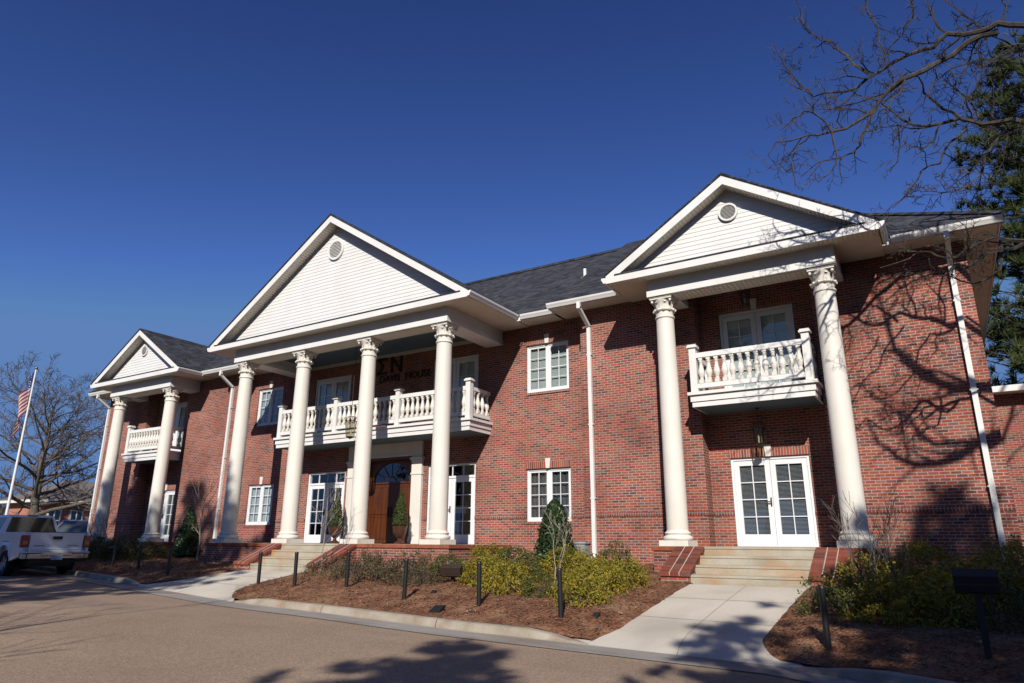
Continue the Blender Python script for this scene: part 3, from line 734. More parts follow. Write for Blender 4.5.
    for s in (-1, 1):
        rc.prism([T+Vector((0,-.03,.04)), T+Vector((s*.16,-.03,.04-.16*sl)), T+Vector((s*.16,-.03,.056-.16*sl)), T+Vector((0,-.03,.06))], (0, (5.2 if ncol > 2 else 3.1)-yg, 0))
    rc.build('ridge_cap', M['roof'], B)
    # side gutters
    for s in (-1, 1):
        gt = MB()
        x0 = cx+s*(xg+.002); ywl = -.80 if ncol > 2 else -1.2
        prof = [(0,-.02),(.06,-.02),(.085,.03),(.11,.07),(.12,.125),(.105,.125),(.095,.075),(.07,.035),(.05,.0),(.012,.0),(.012,.125),(0,.125)]
        gt.prism([(x0+s*a, yg-.01, ZS+.02+z) for a, z in prof], (0, ywl-yg, 0))
        gt.prism([(x0+s*a, yg-.018, ZS+.02+z) for a, z in ((0,-.02),(.06,-.02),(.085,.03),(.11,.07),(.12,.125),(0,.125))], (0, .008, 0))
        gt.build('gutter', M['white'], B)
    # round louvred vent
    v = MB(); nn = 28; yv = ye-.02
    for (ra, rb, ya, yb_) in ((vent_r, vent_r*.80, yv-.04, yv-.04),):
        for k in range(nn):
            a0, a1 = 2*PI*k/nn, 2*PI*(k+1)/nn
            P = lambda r, a, y: (cx+r*math.cos(a), y, vent_z+r*math.sin(a))
            v.poly(P(ra,a0,yv-.045), P(ra,a1,yv-.045), P(rb,a1,yv-.045), P(rb,a0,yv-.045)); v.poly(P(ra,a0,yv-.045), P(ra,a0,yv+.03), P(ra,a1,yv+.03), P(ra,a1,yv-.045)); v.poly(P(rb,a0,yv-.045), P(rb,a1,yv-.045), P(rb,a1,yv+.02), P(rb,a0,yv+.02))
    vo = v.build('gable_vent', M['vinyl'], B)
    lv = MB(); r2 = vent_r*.80; nl = 11
    for k in range(nl):
        z = vent_z-r2+2*r2*(k+.5)/nl; hw2 = math.sqrt(max(0, r2*r2-(z-vent_z)**2)); dz = r2/nl
        lv.poly((cx-hw2, yv-.035, z-dz*.9), (cx+hw2, yv-.035, z-dz*.9), (cx+hw2, yv-.006, z+dz*.5), (cx-hw2, yv-.006, z+dz*.5))
    lv.build('louvre', M['vinyl'], vo)
    for xcol in ([cx-hw, cx-hw+2*hw/3, cx+hw-2*hw/3, cx+hw] if ncol == 4 else [cx-hw, cx+hw]): column(xcol, yc)
portico(0, 4.387, -2.625, lambda s: 0, 10.497, 4, .36, 9.37, M['blueceil'], 0)
for s in (-1, 1): portico(s*WX, 1.892, -1.511, lambda q: WY, 8.795, 2, .235, 7.93, M['blueceil'], 0)

# balconies --------------------------------------------------------
def baluster_mesh():
    m = MB(); m.box(-.055,.055,-.055,.055,0,.09)
    m.lathe([(.055,.09),(.06,.11),(.042,.13),(.055,.17),(.08,.25),(.082,.29),(.064,.37),(.046,.45),(.038,.52),(.05,.545),(.058,.56),(.044,.58),(.05,.60)], n=12)
    m.box(-.05,.05,-.05,.05,.60,.66); me = m.mesh('baluster', True); me.materials.append(M['cream']); return me
BAL = baluster_mesh()
def balcony(cx, hx, yf, ywall, posts, nb, nside):
    z0 = 3.28
    s = MB(); s.box(cx-hx, cx+hx, yf, ywall, z0, z0+.13); s.box(cx-hx-.03, cx+hx+.03, yf-.03, ywall, z0+.13, z0+.29); s.box(cx-hx-.085, cx+hx+.085, yf-.085, ywall, z0+.29, z0+.365)
    o = s.build('balcony', M['white'], B)
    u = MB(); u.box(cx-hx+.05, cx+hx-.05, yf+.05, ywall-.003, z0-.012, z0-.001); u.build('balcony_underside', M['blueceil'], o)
    zt = z0+.365; yl = yf+.07
    def post(x):
        p = MB(); p.box(x-.085,x+.085,yl-.085,yl+.085,zt+.001,zt+1.14); p.box(x-.125,x+.125,yl-.125,yl+.125,zt+1.14,zt+1.185); p.box(x-.105,x+.105,yl-.105,yl+.105,zt+1.185,zt+1.22); p.build('balcony_post', M['white'], o)
    for x in posts: post(x)
    r = MB()
    for a, b in zip(posts, posts[1:]):
        r.box(a+.085, b-.085, yl-.05, yl+.05, zt+.10, zt+.21); r.box(a+.085, b-.085, yl-.065, yl+.065, zt+.87, zt+.98); r.box(a+.085, b-.085, yl-.045, yl+.045, zt+.98, zt+1.0)
    for x in (posts[0], posts[-1]):
        r.box(x-.05, x+.05, yl+.085, ywall-.002, zt+.10, zt+.21); r.box(x-.065, x+.065, yl+.085, ywall-.002, zt+.87, zt+.98)
    r.build('railing', M['white'], o)
    def bal(x, y):
        c = bpy.data.objects.new('baluster', BAL); COL.objects.link(c); c.parent = o; c.location = (x, y, zt+.21)
    for a, b in zip(posts, posts[1:]):
        for k in range(nb): bal(a+.085+(b-a-.17)*(k+.5)/nb, yl)
    for x in (posts[0], posts[-1]):
        for k in range(nside): bal(x, yl+.085+(ywall-yl-.085)*(k+.5)/nside)
balcony(0, 4.28, -1.14, 0, (-4.2,-1.4,1.4,4.2), 13, 4)
for s in (-1, 1): balcony(s*WX, 1.41, -1.26, WY if False else -.002, (s*WX-1.33, s*WX+1.33), 13, 3)

# main roof --------------------------------------------------------
EZ = 6.76
rf = MB(); zr = 11.13; k = .69
yr = -.72+(zr-EZ)/k; xr = 17.95-(yr+1.17)
# front planes
rf.poly((-7.02,-.72,EZ),(7.02,-.72,EZ),(7.02,yr,zr),(-7.02,yr,zr))
yrw = -1.17+(zr-EZ)/k
for s in (-1, 1):
    rf.poly((s*7.02,-1.17,EZ),(s*17.95,-1.17,EZ),(s*xr,yrw,zr),(s*7.02,yrw,zr))
    rf.poly((s*7.02,-1.17,EZ),(s*7.02,yrw,zr),(s*7.02,yr,zr),(s*7.02,-.72,EZ))
    rf.poly((s*17.95,-1.17,EZ),(s*17.95,12.4,EZ),(s*xr,yr,zr),(s*xr,yrw,zr))
    rf.poly((s*7.02,yrw,zr),(s*xr,yrw,zr),(s*xr,yr,zr),(s*7.02,yr,zr))
rf.poly((-17.95,12.4,EZ),(17.95,12.4,EZ),(xr,yr,zr),(-xr,yr,zr))
roof = rf.build('roof', M['roof'], B)
rg = MB(); rg.box(-xr, xr, yr-.13, yr+.13, zr-.05, zr+.03)
for s in (-1, 1): rg.tube([(s*17.95,-1.17,EZ+.01),(s*xr,yrw,zr+.01)], .07, 6)
rg.build('ridge_cap', M['roof'], roof)
vp = MB(); vp.lathe([(.055,-.35),(.055,.34),(.045,.345)], (6.66,2.1,8.72), 12); vp.build('vent_pipe', M['white'], roof)
vp = MB(); vp.lathe([(.16,-.02),(.15,.03),(.07,.07)], (6.66,2.1,8.70), 12); vp.build('vent_pipe', M['grey'], roof)
# main eaves: soffit, fascia, gutters
class Each:
    def __init__(s, name, mat): s.n = name; s.m = mat
    def box(s, *a): q = MB(); q.box(*a); q.build(s.n, s.m, B)
sf = Each('eave_soffit', M['soffit']); sf.box(-6.9, 6.9, -.62, -.004, 6.595, 6.62)
for s in (-1, 1):
    a, b = sorted((s*6.98, s*9.35)); sf.box(a, b, -1.08, WY-.004, 6.6, 6.625); a, b = sorted((s*15.65, s*17.85)); sf.box(a, b, -1.08, WY-.004, 6.6, 6.625)
    a, b = sorted((s*17.224, s*17.86)); sf.box(a, b, WY-.003, 12.2, 6.6, 6.625)
    a, b = sorted((s*6.98, s*7.69)); sf.box(a, b, WY-.003, -.004, 6.601, 6.624)
fa = Each('eave_fascia', M['white']); fa.box(-6.95, 6.95, -.65, -.622, 6.585, 6.745)
for s in (-1, 1):
    for a, b in ((7.0, 9.32), (15.7, 17.88)):
        a, b = sorted((s*a, s*b)); fa.box(a, b, -1.11, -1.082, 6.585, 6.745)
    a, b = sorted((s*17.862, s*17.89)); fa.box(a, b, -1.08, 12.2, 6.585, 6.745)
    a, b = sorted((s*6.972, s*7.0)); fa.box(a, b, -1.08, -.66, 6.585, 6.745)
GP = [(0,.0),(-.06,.0),(-.085,.05),(-.11,.09),(-.12,.14),(-.105,.14),(-.095,.095),(-.07,.055),(-.05,.015),(-.012,.015),(-.012,.14),(0,.14)]
def gutter(x0, x1, y, z=6.605):
    gt = MB()
    gt.prism([(x0, y+a, z+b) for a, b in GP], (x1-x0, 0, 0))
    for x in (x0, x1): gt.prism([(x-.004, y+a, z+b) for a, b in ((0,0),(-.06,0),(-.085,.05),(-.11,.09),(-.12,.14),(0,.14))], (.008, 0, 0))
    gt.build('gutter', M['white'], B)
gutter(5.80, 7.20, -.652); gutter(-7.20, -5.80, -.652)
for s in (-1, 1):
    for a, b in ((6.97, 9.24), (15.85, 17.93)):
        a, b = sorted((s*a, s*b)); gutter(a, b, -1.112)
def downspout(x, zb, ytop=-1.17, yw=WY-.055):
    d = MB(); w = .045
    P = [(ytop, 6.6), (ytop, 6.45), (yw, 6.05), (yw, zb+.1), (yw-.12, zb)]
    for (ya, za), (yb, zb_) in zip(P, P[1:]):
        dv = Vector((0, yb-ya, zb_-za)); c = Vector((x, (ya+yb)/2, (za+zb_)/2)); L = dv.length; dv.normalize(); n = Vector((0, dv.z, -dv.y))
        d.obox(c, (w*1.15,0,0), n*w, dv*(L/2+.02))
    for z in (5.2, 3.2, 1.2): d.box(x-.075, x+.075, yw-.048, WY-.002, z, z+.03)
    d.build('downspout', M['white'], B)
downspout(8.0, -.35); downspout(-8.0, -.30); downspout(16.9, -.45); downspout(-17.12, -.2)
# rear side wing on the right
rw = MB(); wall_front(rw, 7.6, 17.224, 30, -1.6, 4.5, []); rwo = rw.build('side_wing', M['brick'], B)
rr = MB(); rr.prism([(17.3, 7.2, 4.62), (17.3, 7.2, 4.68), (17.3, 12, 5.22), (17.3, 12, 5.16)], (13, 0, 0)); rr.build('side_wing_roof', M['roof'], rwo)
rr = MB(); rr.box(17.3, 30, 7.1, 7.22, 4.48, 4.66); rr.box(17.3, 30, 7.22, 7.59, 4.48, 4.5); rr.build('side_wing_gutter', M['white'], rwo)
rr = MB(); rr.box(17.23, 30, 7.586, 7.62, .73, .835); rr.build('side_wing_band', M['band'], rwo)
# porches ----------------------------------------------------------
def porch(x0, x1, yf, yb, name):
    p = MB(); p.box(x0, x1, yf, yb, -1.5, -.095); p.build(name, M['brick'], B)
    c = MB(); c.box(x0-.03, x1+.03, yf-.03, yf+.2, -.094, -.004); c.box(x0-.03, x0+.17, yf+.2, yb, -.0941, -.0041); c.box(x1-.17, x1+.03, yf+.2, yb, -.0941, -.0041); c.build('porch_edge', M['edge'], B)
    f = MB(); f.box(x0+.17, x1-.17, yf+.2, yb, -.095, -.006); f.build('porch_floor', M['step'], B)
porch(-5.05, 5.05, -3.02, -.003, 'porch_base')
for s in (-1, 1):
    c = s*WX; porch(c-2.36, c+2.36, -1.92, WY-.003, 'porch_base')
    f = MB(); f.box(c-RW+.002, c+RW-.002, WY-.002, -.003, -1, -.006); f.build('porch_floor', M['step'], B)
def steps(cx, hw, yf, name='entry_steps'):
    s = MB(); r = .185; tr = .35
    for k in range(4):
        ya, yb_ = yf-tr*k, (yf-tr*(k-1) if k else yf+.02)
        s.box(cx-hw+.002, cx+hw-.002, ya, yb_, -1.2, -.05-r*k); s.box(cx-hw+.002, cx+hw-.002, ya-.014, yb_-(.014 if k else 0)-.002*(k > 0), -.049-r*k, -.003-r*k)
    s.build(name, M['step'], B)
    for q in (-1, 1):
        x0, x1 = sorted((cx+q*hw, cx+q*(hw+.63)))
        yb = yf+.0; yl = yf-1.1; zl = -.52
        c = MB(); c.prism([(x0, yb+.02, -.075), (x0, yl, zl-.075), (x0, yl, -1.3), (x0, yb+.02, -1.3)], (x1-x0, 0, 0)); co = c.build('cheek_wall', M['brick'], B)
        k = MB(); k.prism([(x0-.02, yb+.02, .002), (x0-.02, yl-.04, zl), (x0-.02, yl-.04, zl-.075), (x0-.02, yb+.02, -.073)], (x1-x0+.04, 0, 0)); k.build('cheek_cap', M['cap'], co)
        for f_ in (.335, .665):
            xj = x0+(x1-x0)*f_; k = MB(); k.prism([(xj-.009, yb, .0045), (xj-.009, yl-.043, zl+.003), (xj-.009, yl-.043, zl-.06), (xj-.009, yb, -.05)], (.018, 0, 0)); k.build('mortar_joint', M['mortar'], co)
steps(0, 1.22, -3.055)
for s in (-1, 1): steps(s*WX, 1.17, -2.1 if False else -1.955-.15*0)

# ================================================================== vegetation
def G(x, y): return bed_z(x, y) + .03
def rv(r): return Vector((r.gauss(0,1), r.gauss(0,1), r.gauss(0,1))).normalized()
class Bare:
    """a leafless broadleaf tree grown limb by limb"""
    def __init__(s, seed, maxdepth=4, rmin=.006, up=.12, wig=.35, ratio=.62):
        s.r = random.Random(seed); s.wood = MB(); s.twig = MB(); s.md = maxdepth; s.rmin = rmin; s.up = up; s.wig = wig; s.ratio = ratio
    def limb(s, P, r0, depth, mb=None, rend=None):
        n = 8 if r0 > .12 else 6 if r0 > .05 else 4 if r0 > .015 else 3
        rend = rend if rend is not None else max(s.rmin, r0*.30)
        R = [r0+(rend-r0)*(i/(len(P)-1)) for i in range(len(P))]
        (mb or (s.wood if r0 > .02 else s.twig)).tube(P, R, n, cap=False); return R
    def spawn(s, P, R, depth, length, start=.15, dens=1.0, spread=.95):
        if depth > s.md: return
        L = sum((b-a).length for a, b in zip(P, P[1:])); cnt = max(2, int(dens*L/length*3.2))
        for k in range(cnt):
            t = start+(1-start)*(k+s.r.random())/cnt; q = t*(len(P)-1); i = min(int(q), len(P)-2); f = q-i
            p = P[i].lerp(P[i+1], f); rr = R[i]+(R[i+1]-R[i])*f; d = (P[i+1]-P[i]).normalized()
            o = rv(s.r); o = (o-d*o.dot(d)).normalized()
            nd = (d*(1-.45*spread)+o*spread*(.6+.5*s.r.random())+Vector((0,0,s.up))).normalized()
            s.grow(p, nd, length*(.55+.7*s.r.random())*(1.15-.5*t), min(rr*.72, rr*s.ratio+.002), depth)
    def grow(s, p, d, L, r, depth):
        r = max(r, s.rmin*1.1); n = 5 if depth < s.md else 4; P = [Vector(p)]; d = d.copy()
        for i in range(n):
            d = (d+rv(s.r)*s.wig*.55+Vector((0,0,s.up*.4))).normalized(); P.append(P[-1]+d*(L/n))
        R = s.limb(P, r, depth); s.spawn(P, R, depth+1, L*.55, .18)
def bare_tree(name, loc, H, seed, label, cat, trunk_r, mat, crown=None, fork=.28, limbs=9, depth=4, spread=.8, lean=(0,0), group=None, rmin=.007, first=.42):
    T = root(name, loc, label, cat, group); b = Bare(seed, depth, rmin=rmin); o = Vector(loc); R_ = b.r
    P = [o+Vector((lean[0]*t+R_.uniform(-.12,.12)*H*.04*(t > 0), lean[1]*t+R_.uniform(-.12,.12)*H*.04*(t > 0), -.15+H*.75*t)) for t in [i/9 for i in range(10)]]
    tr = MB(); RR = [trunk_r*(1.25 if i == 0 else 1)*(1-.78*i/9) for i in range(10)]; tr.tube(P, RR, 10, cap=False)
    for k in range(limbs):
        t = fork+(.98-fork)*k/(limbs-1); q = t*9; i = min(int(q), 8); p = P[i].lerp(P[i+1], q-i); r = (RR[i]+(RR[i+1]-RR[i])*(q-i))
        a = k*2.4+R_.uniform(-.4,.4); el = .25+.75*t*R_.uniform(.7,1.2)
        d = Vector((math.cos(a)*spread, math.sin(a)*spread, el)).normalized()
        b.grow(p, d, H*first*(1.15-.55*t)*R_.uniform(.85,1.15), r*.48, 1)
    tr.v += []; 
    tr.build('trunk', mat, T, True); m = MB(); b_ = len(b.wood.v); m.v = b.wood.v+b.twig.v; m.f = b.wood.f+[tuple(i+b_ for i in f) for f in b.twig.f]; m.build('crown', mat, T, True)
    return T

# oak whose trunk stands out of frame on the right and whose limbs hang in front of the gable
OAK = (21.4, -4.4, -.9)
oak = root('oak_tree', OAK, 'bare oak with dark crooked limbs reaching across the sky in front of the right gable', 'tree')
ob = Bare(11, 5, rmin=.0045, up=.03, wig=.85, ratio=.55); ob.up = .04
tP = [Vector(OAK)+Vector((.1*math.sin(i), .08*math.cos(i*1.7), i*1.6-.2)) for i in range(9)]; tR = [.42,.36,.33,.30,.27,.23,.18,.12,.06]
tk = MB(); tk.tube(tP, tR, 12, cap=False); tk.build('trunk', M['barkdark'], oak, True)
LIMBS = [
    ([(18.69, -4.3, 8.87), (18.45, -4.43, 8.9), (18.09, -4.51, 9.05), (17.85, -4.48, 9.01), (17.33, -4.56, 9.12), (17.09, -4.54, 8.94), (16.67, -4.65, 8.88), (16.16, -4.7, 8.67), (15.76, -4.8, 8.41), (15.42, -4.81, 8.44), (14.98, -4.7, 8.57), (14.74, -4.91, 8.74), (14.55, -4.9, 9.0)], 0.085),
    ([(18.08, -4.4, 8.94), (17.59, -4.45, 8.88), (17.14, -4.55, 8.61), (16.64, -4.88, 8.27), (16.32, -4.93, 8.13), (16.02, -4.89, 7.86), (15.68, -5.12, 7.51), (15.27, -5.29, 7.35), (14.87, -5.35, 7.38), (14.33, -5.55, 7.3), (14.17, -5.6, 7.05)], 0.07),
    ([(18.67, -4.0, 8.62), (18.41, -4.18, 8.56), (18.19, -4.13, 8.63), (17.94, -4.13, 8.58), (17.75, -4.27, 8.61), (17.54, -4.32, 8.54), (17.27, -4.5, 8.42), (16.95, -4.44, 8.26), (16.8, -4.5, 7.94)], 0.05),
    ([(18.44, -3.9, 7.24), (18.21, -4.01, 7.26), (17.86, -3.9, 7.44), (17.63, -3.9, 7.48), (17.31, -3.94, 7.69), (16.98, -4.11, 7.59), (16.64, -4.11, 7.67), (16.4, -4.11, 7.9), (16.15, -4.18, 8.26), (15.9, -4.2, 8.5), (15.6, -4.3, 8.6)], 0.075),
    ([(17.3, -4.1, 7.6), (17.07, -4.11, 7.88), (16.82, -4.26, 8.23), (16.78, -4.47, 8.46), (16.58, -4.6, 8.65)], 0.045),
    ([(18.46, -3.8, 7.29), (18.19, -4.01, 7.14), (17.81, -3.94, 7.11), (17.56, -3.99, 6.81), (17.45, -4.14, 6.39), (17.17, -4.3, 6.14), (16.82, -4.39, 6.08), (16.49, -4.4, 6.2)], 0.05),
    ([(17.37, -4.0, 7.41), (17.08, -4.13, 7.16), (16.86, -4.27, 6.71), (16.55, -4.49, 6.55), (16.35, -4.62, 6.22), (16.11, -4.74, 5.92), (16.01, -4.8, 5.82)], 0.03),
    ([(18.29, -3.5, 5.32), (17.91, -3.46, 5.23), (17.72, -3.6, 5.09), (17.51, -3.56, 5.13), (17.33, -3.71, 5.06), (17.22, -3.51, 5.08), (17.05, -3.53, 4.93), (16.93, -3.77, 4.82), (16.84, -3.56, 5.05), (16.81, -3.7, 5.24)], 0.055),
    ([(17.91, -3.5, 5.24), (17.71, -3.62, 5.25), (17.56, -3.69, 5.3), (17.38, -3.66, 5.42), (17.26, -3.72, 5.4), (17.17, -3.7, 5.27), (17.03, -3.8, 5.15), (16.87, -3.84, 5.04), (16.72, -3.93, 5.02), (16.48, -3.94, 5.19), (16.24, -3.81, 5.25), (15.98, -4.02, 5.07), (15.65, -4.0, 5.03)], 0.05),
    ([(17.58, -3.5, 5.37), (17.55, -3.42, 5.08), (17.48, -3.51, 4.77), (17.27, -3.42, 4.67), (17.05, -3.53, 4.58), (16.89, -3.28, 4.76), (16.65, -3.27, 4.95), (16.53, -3.46, 4.99), (16.46, -3.21, 5.34), (16.34, -3.3, 5.5)], 0.03),
    ([(16.15, -4.9, 10.47), (16.15, -4.8, 10.26), (16.18, -4.85, 9.77), (16.24, -4.95, 9.14), (16.31, -5.05, 8.75), (16.22, -5.0, 8.54)], 0.016),
    ([(16.88, -5.1, 9.99), (16.86, -4.94, 9.81), (16.84, -4.93, 9.47), (16.62, -4.97, 9.11), (16.38, -5.01, 8.9), (16.27, -4.9, 8.72)], 0.018),
    ([(15.99, -4.9, 8.56), (15.77, -5.08, 8.76), (15.69, -4.98, 9.06), (15.5, -5.01, 9.4), (15.29, -5.13, 9.47), (15.1, -5.25, 9.65), (15.03, -5.32, 9.94), (15.13, -5.3, 10.22)], 0.026),
    ([(15.0, -4.9, 8.44), (14.84, -5.01, 8.7), (14.63, -4.95, 9.08), (14.48, -5.1, 9.16)], 0.013),
    ([(15.76, -4.9, 8.3), (15.44, -4.88, 8.09), (15.33, -4.69, 7.88), (15.29, -4.7, 7.67)], 0.014),
    ([(15.26, -5.4, 7.29), (15.08, -5.36, 7.71), (14.88, -5.47, 7.83), (14.64, -5.42, 7.77), (14.49, -5.5, 7.58)], 0.014),
    ([(16.02, -5.0, 7.79), (15.81, -5.07, 7.35), (15.68, -5.13, 7.02), (15.33, -5.29, 6.78), (15.07, -5.36, 6.77), (14.85, -5.4, 6.67), (14.65, -5.4, 6.53)], 0.022),
    ([(17.33, -4.5, 9.16), (17.17, -4.61, 9.49), (17.12, -4.55, 9.92), (17.19, -4.7, 10.07)], 0.022),
    ([(17.86, -4.4, 9.08), (17.71, -4.4, 9.4), (17.5, -4.55, 9.67), (17.34, -4.6, 9.98)], 0.024),
    ([(18.12, -4.3, 9.13), (18.27, -4.29, 9.42), (18.4, -4.2, 9.76)], 0.02),
    ([(16.33, -4.2, 7.77), (16.3, -4.06, 7.39), (16.22, -4.08, 7.06), (16.06, -4.0, 6.92)], 0.012),
    ([(17.78, -4.3, 8.52), (17.72, -4.2, 8.27), (17.61, -4.25, 8.03), (17.51, -4.2, 7.94)], 0.014),
    ([(15.27, -5.4, 7.28), (15.3, -5.36, 6.84), (15.14, -5.48, 6.42), (14.94, -5.5, 6.29)], 0.013),
    ([(14.93, -5.5, 7.28), (14.7, -5.41, 7.2), (14.57, -5.46, 7.02), (14.57, -5.57, 6.55), (14.57, -5.6, 6.29)], 0.012),
    ([(16.97, -4.3, 7.48), (16.85, -4.26, 7.21), (16.67, -4.36, 7.05), (16.52, -4.52, 7.05), (16.35, -4.6, 6.94)], 0.014),
]
JOIN = {0: 4, 2: 4, 3: 4, 5: 3, 7: 3}      # limbs that start at the trunk
for i, (pts, r) in enumerate(LIMBS):
    P = [Vector(p) for p in pts]
    if i in JOIN:
        q = tP[JOIN[i]]; a = q.lerp(P[0], .5)+Vector((0,0,.25)); P = [q, a]+P
    Q = [P[0]]
    for a_, b_ in zip(P, P[1:]):
        L_ = (b_-a_).length; Q += [a_.lerp(b_, .5)+rv(ob.r)*L_*.10, b_]
    R_ = ob.limb(Q, r*(.78 if i < 10 else 1.35), 1, rend=.008)
    ob.spawn(Q, R_, 3 if i < 10 else 4, (1.3 if r > .06 else .95) if i < 10 else .5, .18, .32 if i in (7, 8, 9) else .55 if i < 10 else .62, .9)
for pts, r in (([(21.2,-7.2,8.6),(21.0,-8.6,9.2),(20.4,-9.1,9.64),(19.7,-9.0,10.1),(19.35,-9.1,10.7),(19.2,-9.0,11.6),(19.0,-9.2,12.3)], .15),
               ([(21.5,-7.0,7.6),(20.93,-8.8,8.43),(20.2,-9.1,8.2),(19.56,-9.2,8.15),(19.1,-9.2,8.35),(18.9,-9.4,8.8),(18.75,-9.5,9.4)], .14),
               ([(21.4,-7.5,7.9),(20.9,-9.4,8.6),(20.3,-10.2,9.3),(20.0,-10.5,10.2),(19.5,-10.6,10.7)], .11)):
    P = [tP[3 if pts[0][2] < 8 else 4]]+[Vector(p) for p in pts]; Q = [P[0]]
    for a_, b_ in zip(P, P[1:]): Q += [a_.lerp(b_, .5)+rv(ob.r)*(b_-a_).length*.08, b_]
    R_ = ob.limb(Q, r, 1, rend=.02); ob.spawn(Q, R_, 5, 1.3, .3, .45, .9)
for k, (a, L, h) in enumerate(((.3,5,5),(1.4,4.5,6),(-1.0,5,5.5),(2.0,4,7),(-2.2,4.5,6.5),(2.9,3.5,7.5),(-.3,4,7))):
    p = tP[h if isinstance(h, int) else int(h)]; ob.grow(p, Vector((math.cos(a), math.sin(a), .55)).normalized(), L, .12, 4)
m = MB(); n_ = len(ob.wood.v); m.v = ob.wood.v+ob.twig.v; m.f = ob.wood.f+[tuple(i+n_ for i in f) for f in ob.twig.f]; m.build('crown', M['barkdark'], oak, True)

# big bare tree far left
bare_tree('bare_tree', (-40.7, 7.5, -.2), 13.5, 5, 'big bare tree behind the flagpole and white pickup at the left edge', 'tree', .38, M['bark'], limbs=32, depth=4, spread=1.25, rmin=.012, first=.50, fork=.2)
# leafless trees across the street, out of frame, that throw the thin shadows on the road
bare_tree('bare_tree', (7.6, -21.5, -1.2), 11, 21, 'slender bare tree across the street, behind the viewpoint', 'tree', .15, M['bark'], limbs=4, depth=3, spread=.35, rmin=.01)

# pines ------------------------------------------------------------
def pine_meshes(seed, H, z0, rmax, whorls, per, blades=26, bl=.34, bwid=.035, pw=.75):
    R_ = random.Random(seed); tr = MB(); nd = MB()
    P = [Vector((R_.uniform(-.1,.1), R_.uniform(-.1,.1), -.2+H*i/8)) for i in range(9)]; tr.tube(P, [.34*(1-.9*i/8) for i in range(9)], 9, cap=False)
    for w in range(whorls):
        t = (w+R_.random()*.6)/whorls; z = z0+(H-z0)*t; rl = rmax*(1-t)**pw*(.55+.45*min(1, t*5+.3))*R_.uniform(.75,1.12)+.35
        for k in range(per):
            a = R_.uniform(0, 2*PI); rr = rl*R_.uniform(.6,1.1)
            tip = Vector((math.cos(a)*rr, math.sin(a)*rr, z+rr*R_.uniform(-.05,.35))); b0 = Vector((0,0,z)); mid = b0.lerp(tip, .5)+Vector((0,0,-.08*rr))
            tr.tube([b0, mid, tip], [.05*(1-t)+.02, .03*(1-t)+.012, .008], 4, cap=False)
            for q in range(max(2, int(rr*2.4))):
                f = R_.uniform(.35, 1.05); c = (b0.lerp(mid, f*2) if f < .5 else mid.lerp(tip, (f-.5)*2))+Vector((R_.gauss(0,.16),R_.gauss(0,.16),R_.gauss(0,.12)))*rr*.35
                ax = ((tip-b0).normalized()*.7+Vector((0,0,.7))).normalized()
                for j in range(blades):
                    d = (rv(R_)+ax*.8).normalized(); s_ = d.orthogonal().normalized(); L = bl*R_.uniform(.7,1.15)
                    st = c+rv(R_)*.06; nd.poly(st-s_*bwid*.5, st+s_*bwid*.5, st+d*L)
    a = tr.mesh('trunk', True); a.materials.append(M['pinebark']); b = nd.mesh('crown'); b.materials.append(M['needle']); return a, b
def pine(loc, meshes, label, rot=0, sc=1, group=None):
    T = root('pine_tree', loc, label, 'tree', group); T.rotation_euler.z = rot; T.scale = (sc,)*3
    for n, me in zip(('trunk', 'crown'), meshes):
        o = bpy.data.objects.new(n, me); COL.objects.link(o); o.parent = T
PA = pine_meshes(3, 22.5, 3.5, 5.6, 38, 12, 28, .46, .055, .55)
PB = pine_meshes(8, 15, 3.5, 4.4, 28, 9, 26, .36, .07)
PC = pine_meshes(14, 21, 12.0, 3.6, 20, 10, 26, .36, .08)
pine((21.5, 15.2, -1.2), PA, 'tall dark green pine rising beyond the right end of the house')
pine((21.0, -18.4, -1.6), PB, 'low dense pine beside the kerb right of the viewpoint', 1.2, .76, 'pines around the street')
pine((22.6, -18.9, -1.6), PB, 'dense pine near the kerb to the right of the viewpoint', .7, 1.0, 'pines around the street')
pine((25.0, -16.0, -1.6), PB, 'second dense pine farther right of the viewpoint', 3.7, 1.0, 'pines around the street')
pine((20.0, -22.0, -1.6), PB, 'third dense pine behind and right of the viewpoint', 5.2, .82, 'pines around the street')
pine((17.2, -25.8, -1.6), PB, 'small dense pine standing behind the viewpoint', 2.1, .84, 'pines around the street')
for x, y, sc_, r_, lab in ((.8,-24.2,1.0,4.0,'tall high crowned pine across the street opposite the left walk'), (4.6,-24.8,.93,1.0,'tall high crowned pine across the street opposite the entry stairs'),
                    (-3.6,-24,1.0,2.2,'tall high crowned pine across the street opposite the left portico'), (-7.8,-25,1.02,5.0,'leftmost tall high crowned pine across the street'), (-1.4,-27.5,1.08,.3,'tall high crowned pine standing back from the street')):
    pine((x, y, -1.2), PC, lab, r_, sc_, 'tall pines across the street')
pine((24.2, -19.2, -1.6), PC, 'high crowned pine to the right of the viewpoint', 2.0, .78, 'tall pines across the street')
pine((33, 24, -1.2), PA, 'far pine behind the side wing', 1.9, .9, 'pines around the street')
for i, (x, y, sc_) in enumerate([(-14,-34,1.1), (-6,-38,1.2), (2,-35,1.0), (9,-39,1.15), (24,-37,1.2), (31,-33,1.1), (-22,-31,1.1), (38,-24,1.1)]):  # unseen row of pines, added to cut the sky light from the horizon
    pine((x, y, -1.2), PB, 'unseen pine in the row added far across the street to block low sky light', i*1.1, sc_, 'row of pines added across the street to block sky light')

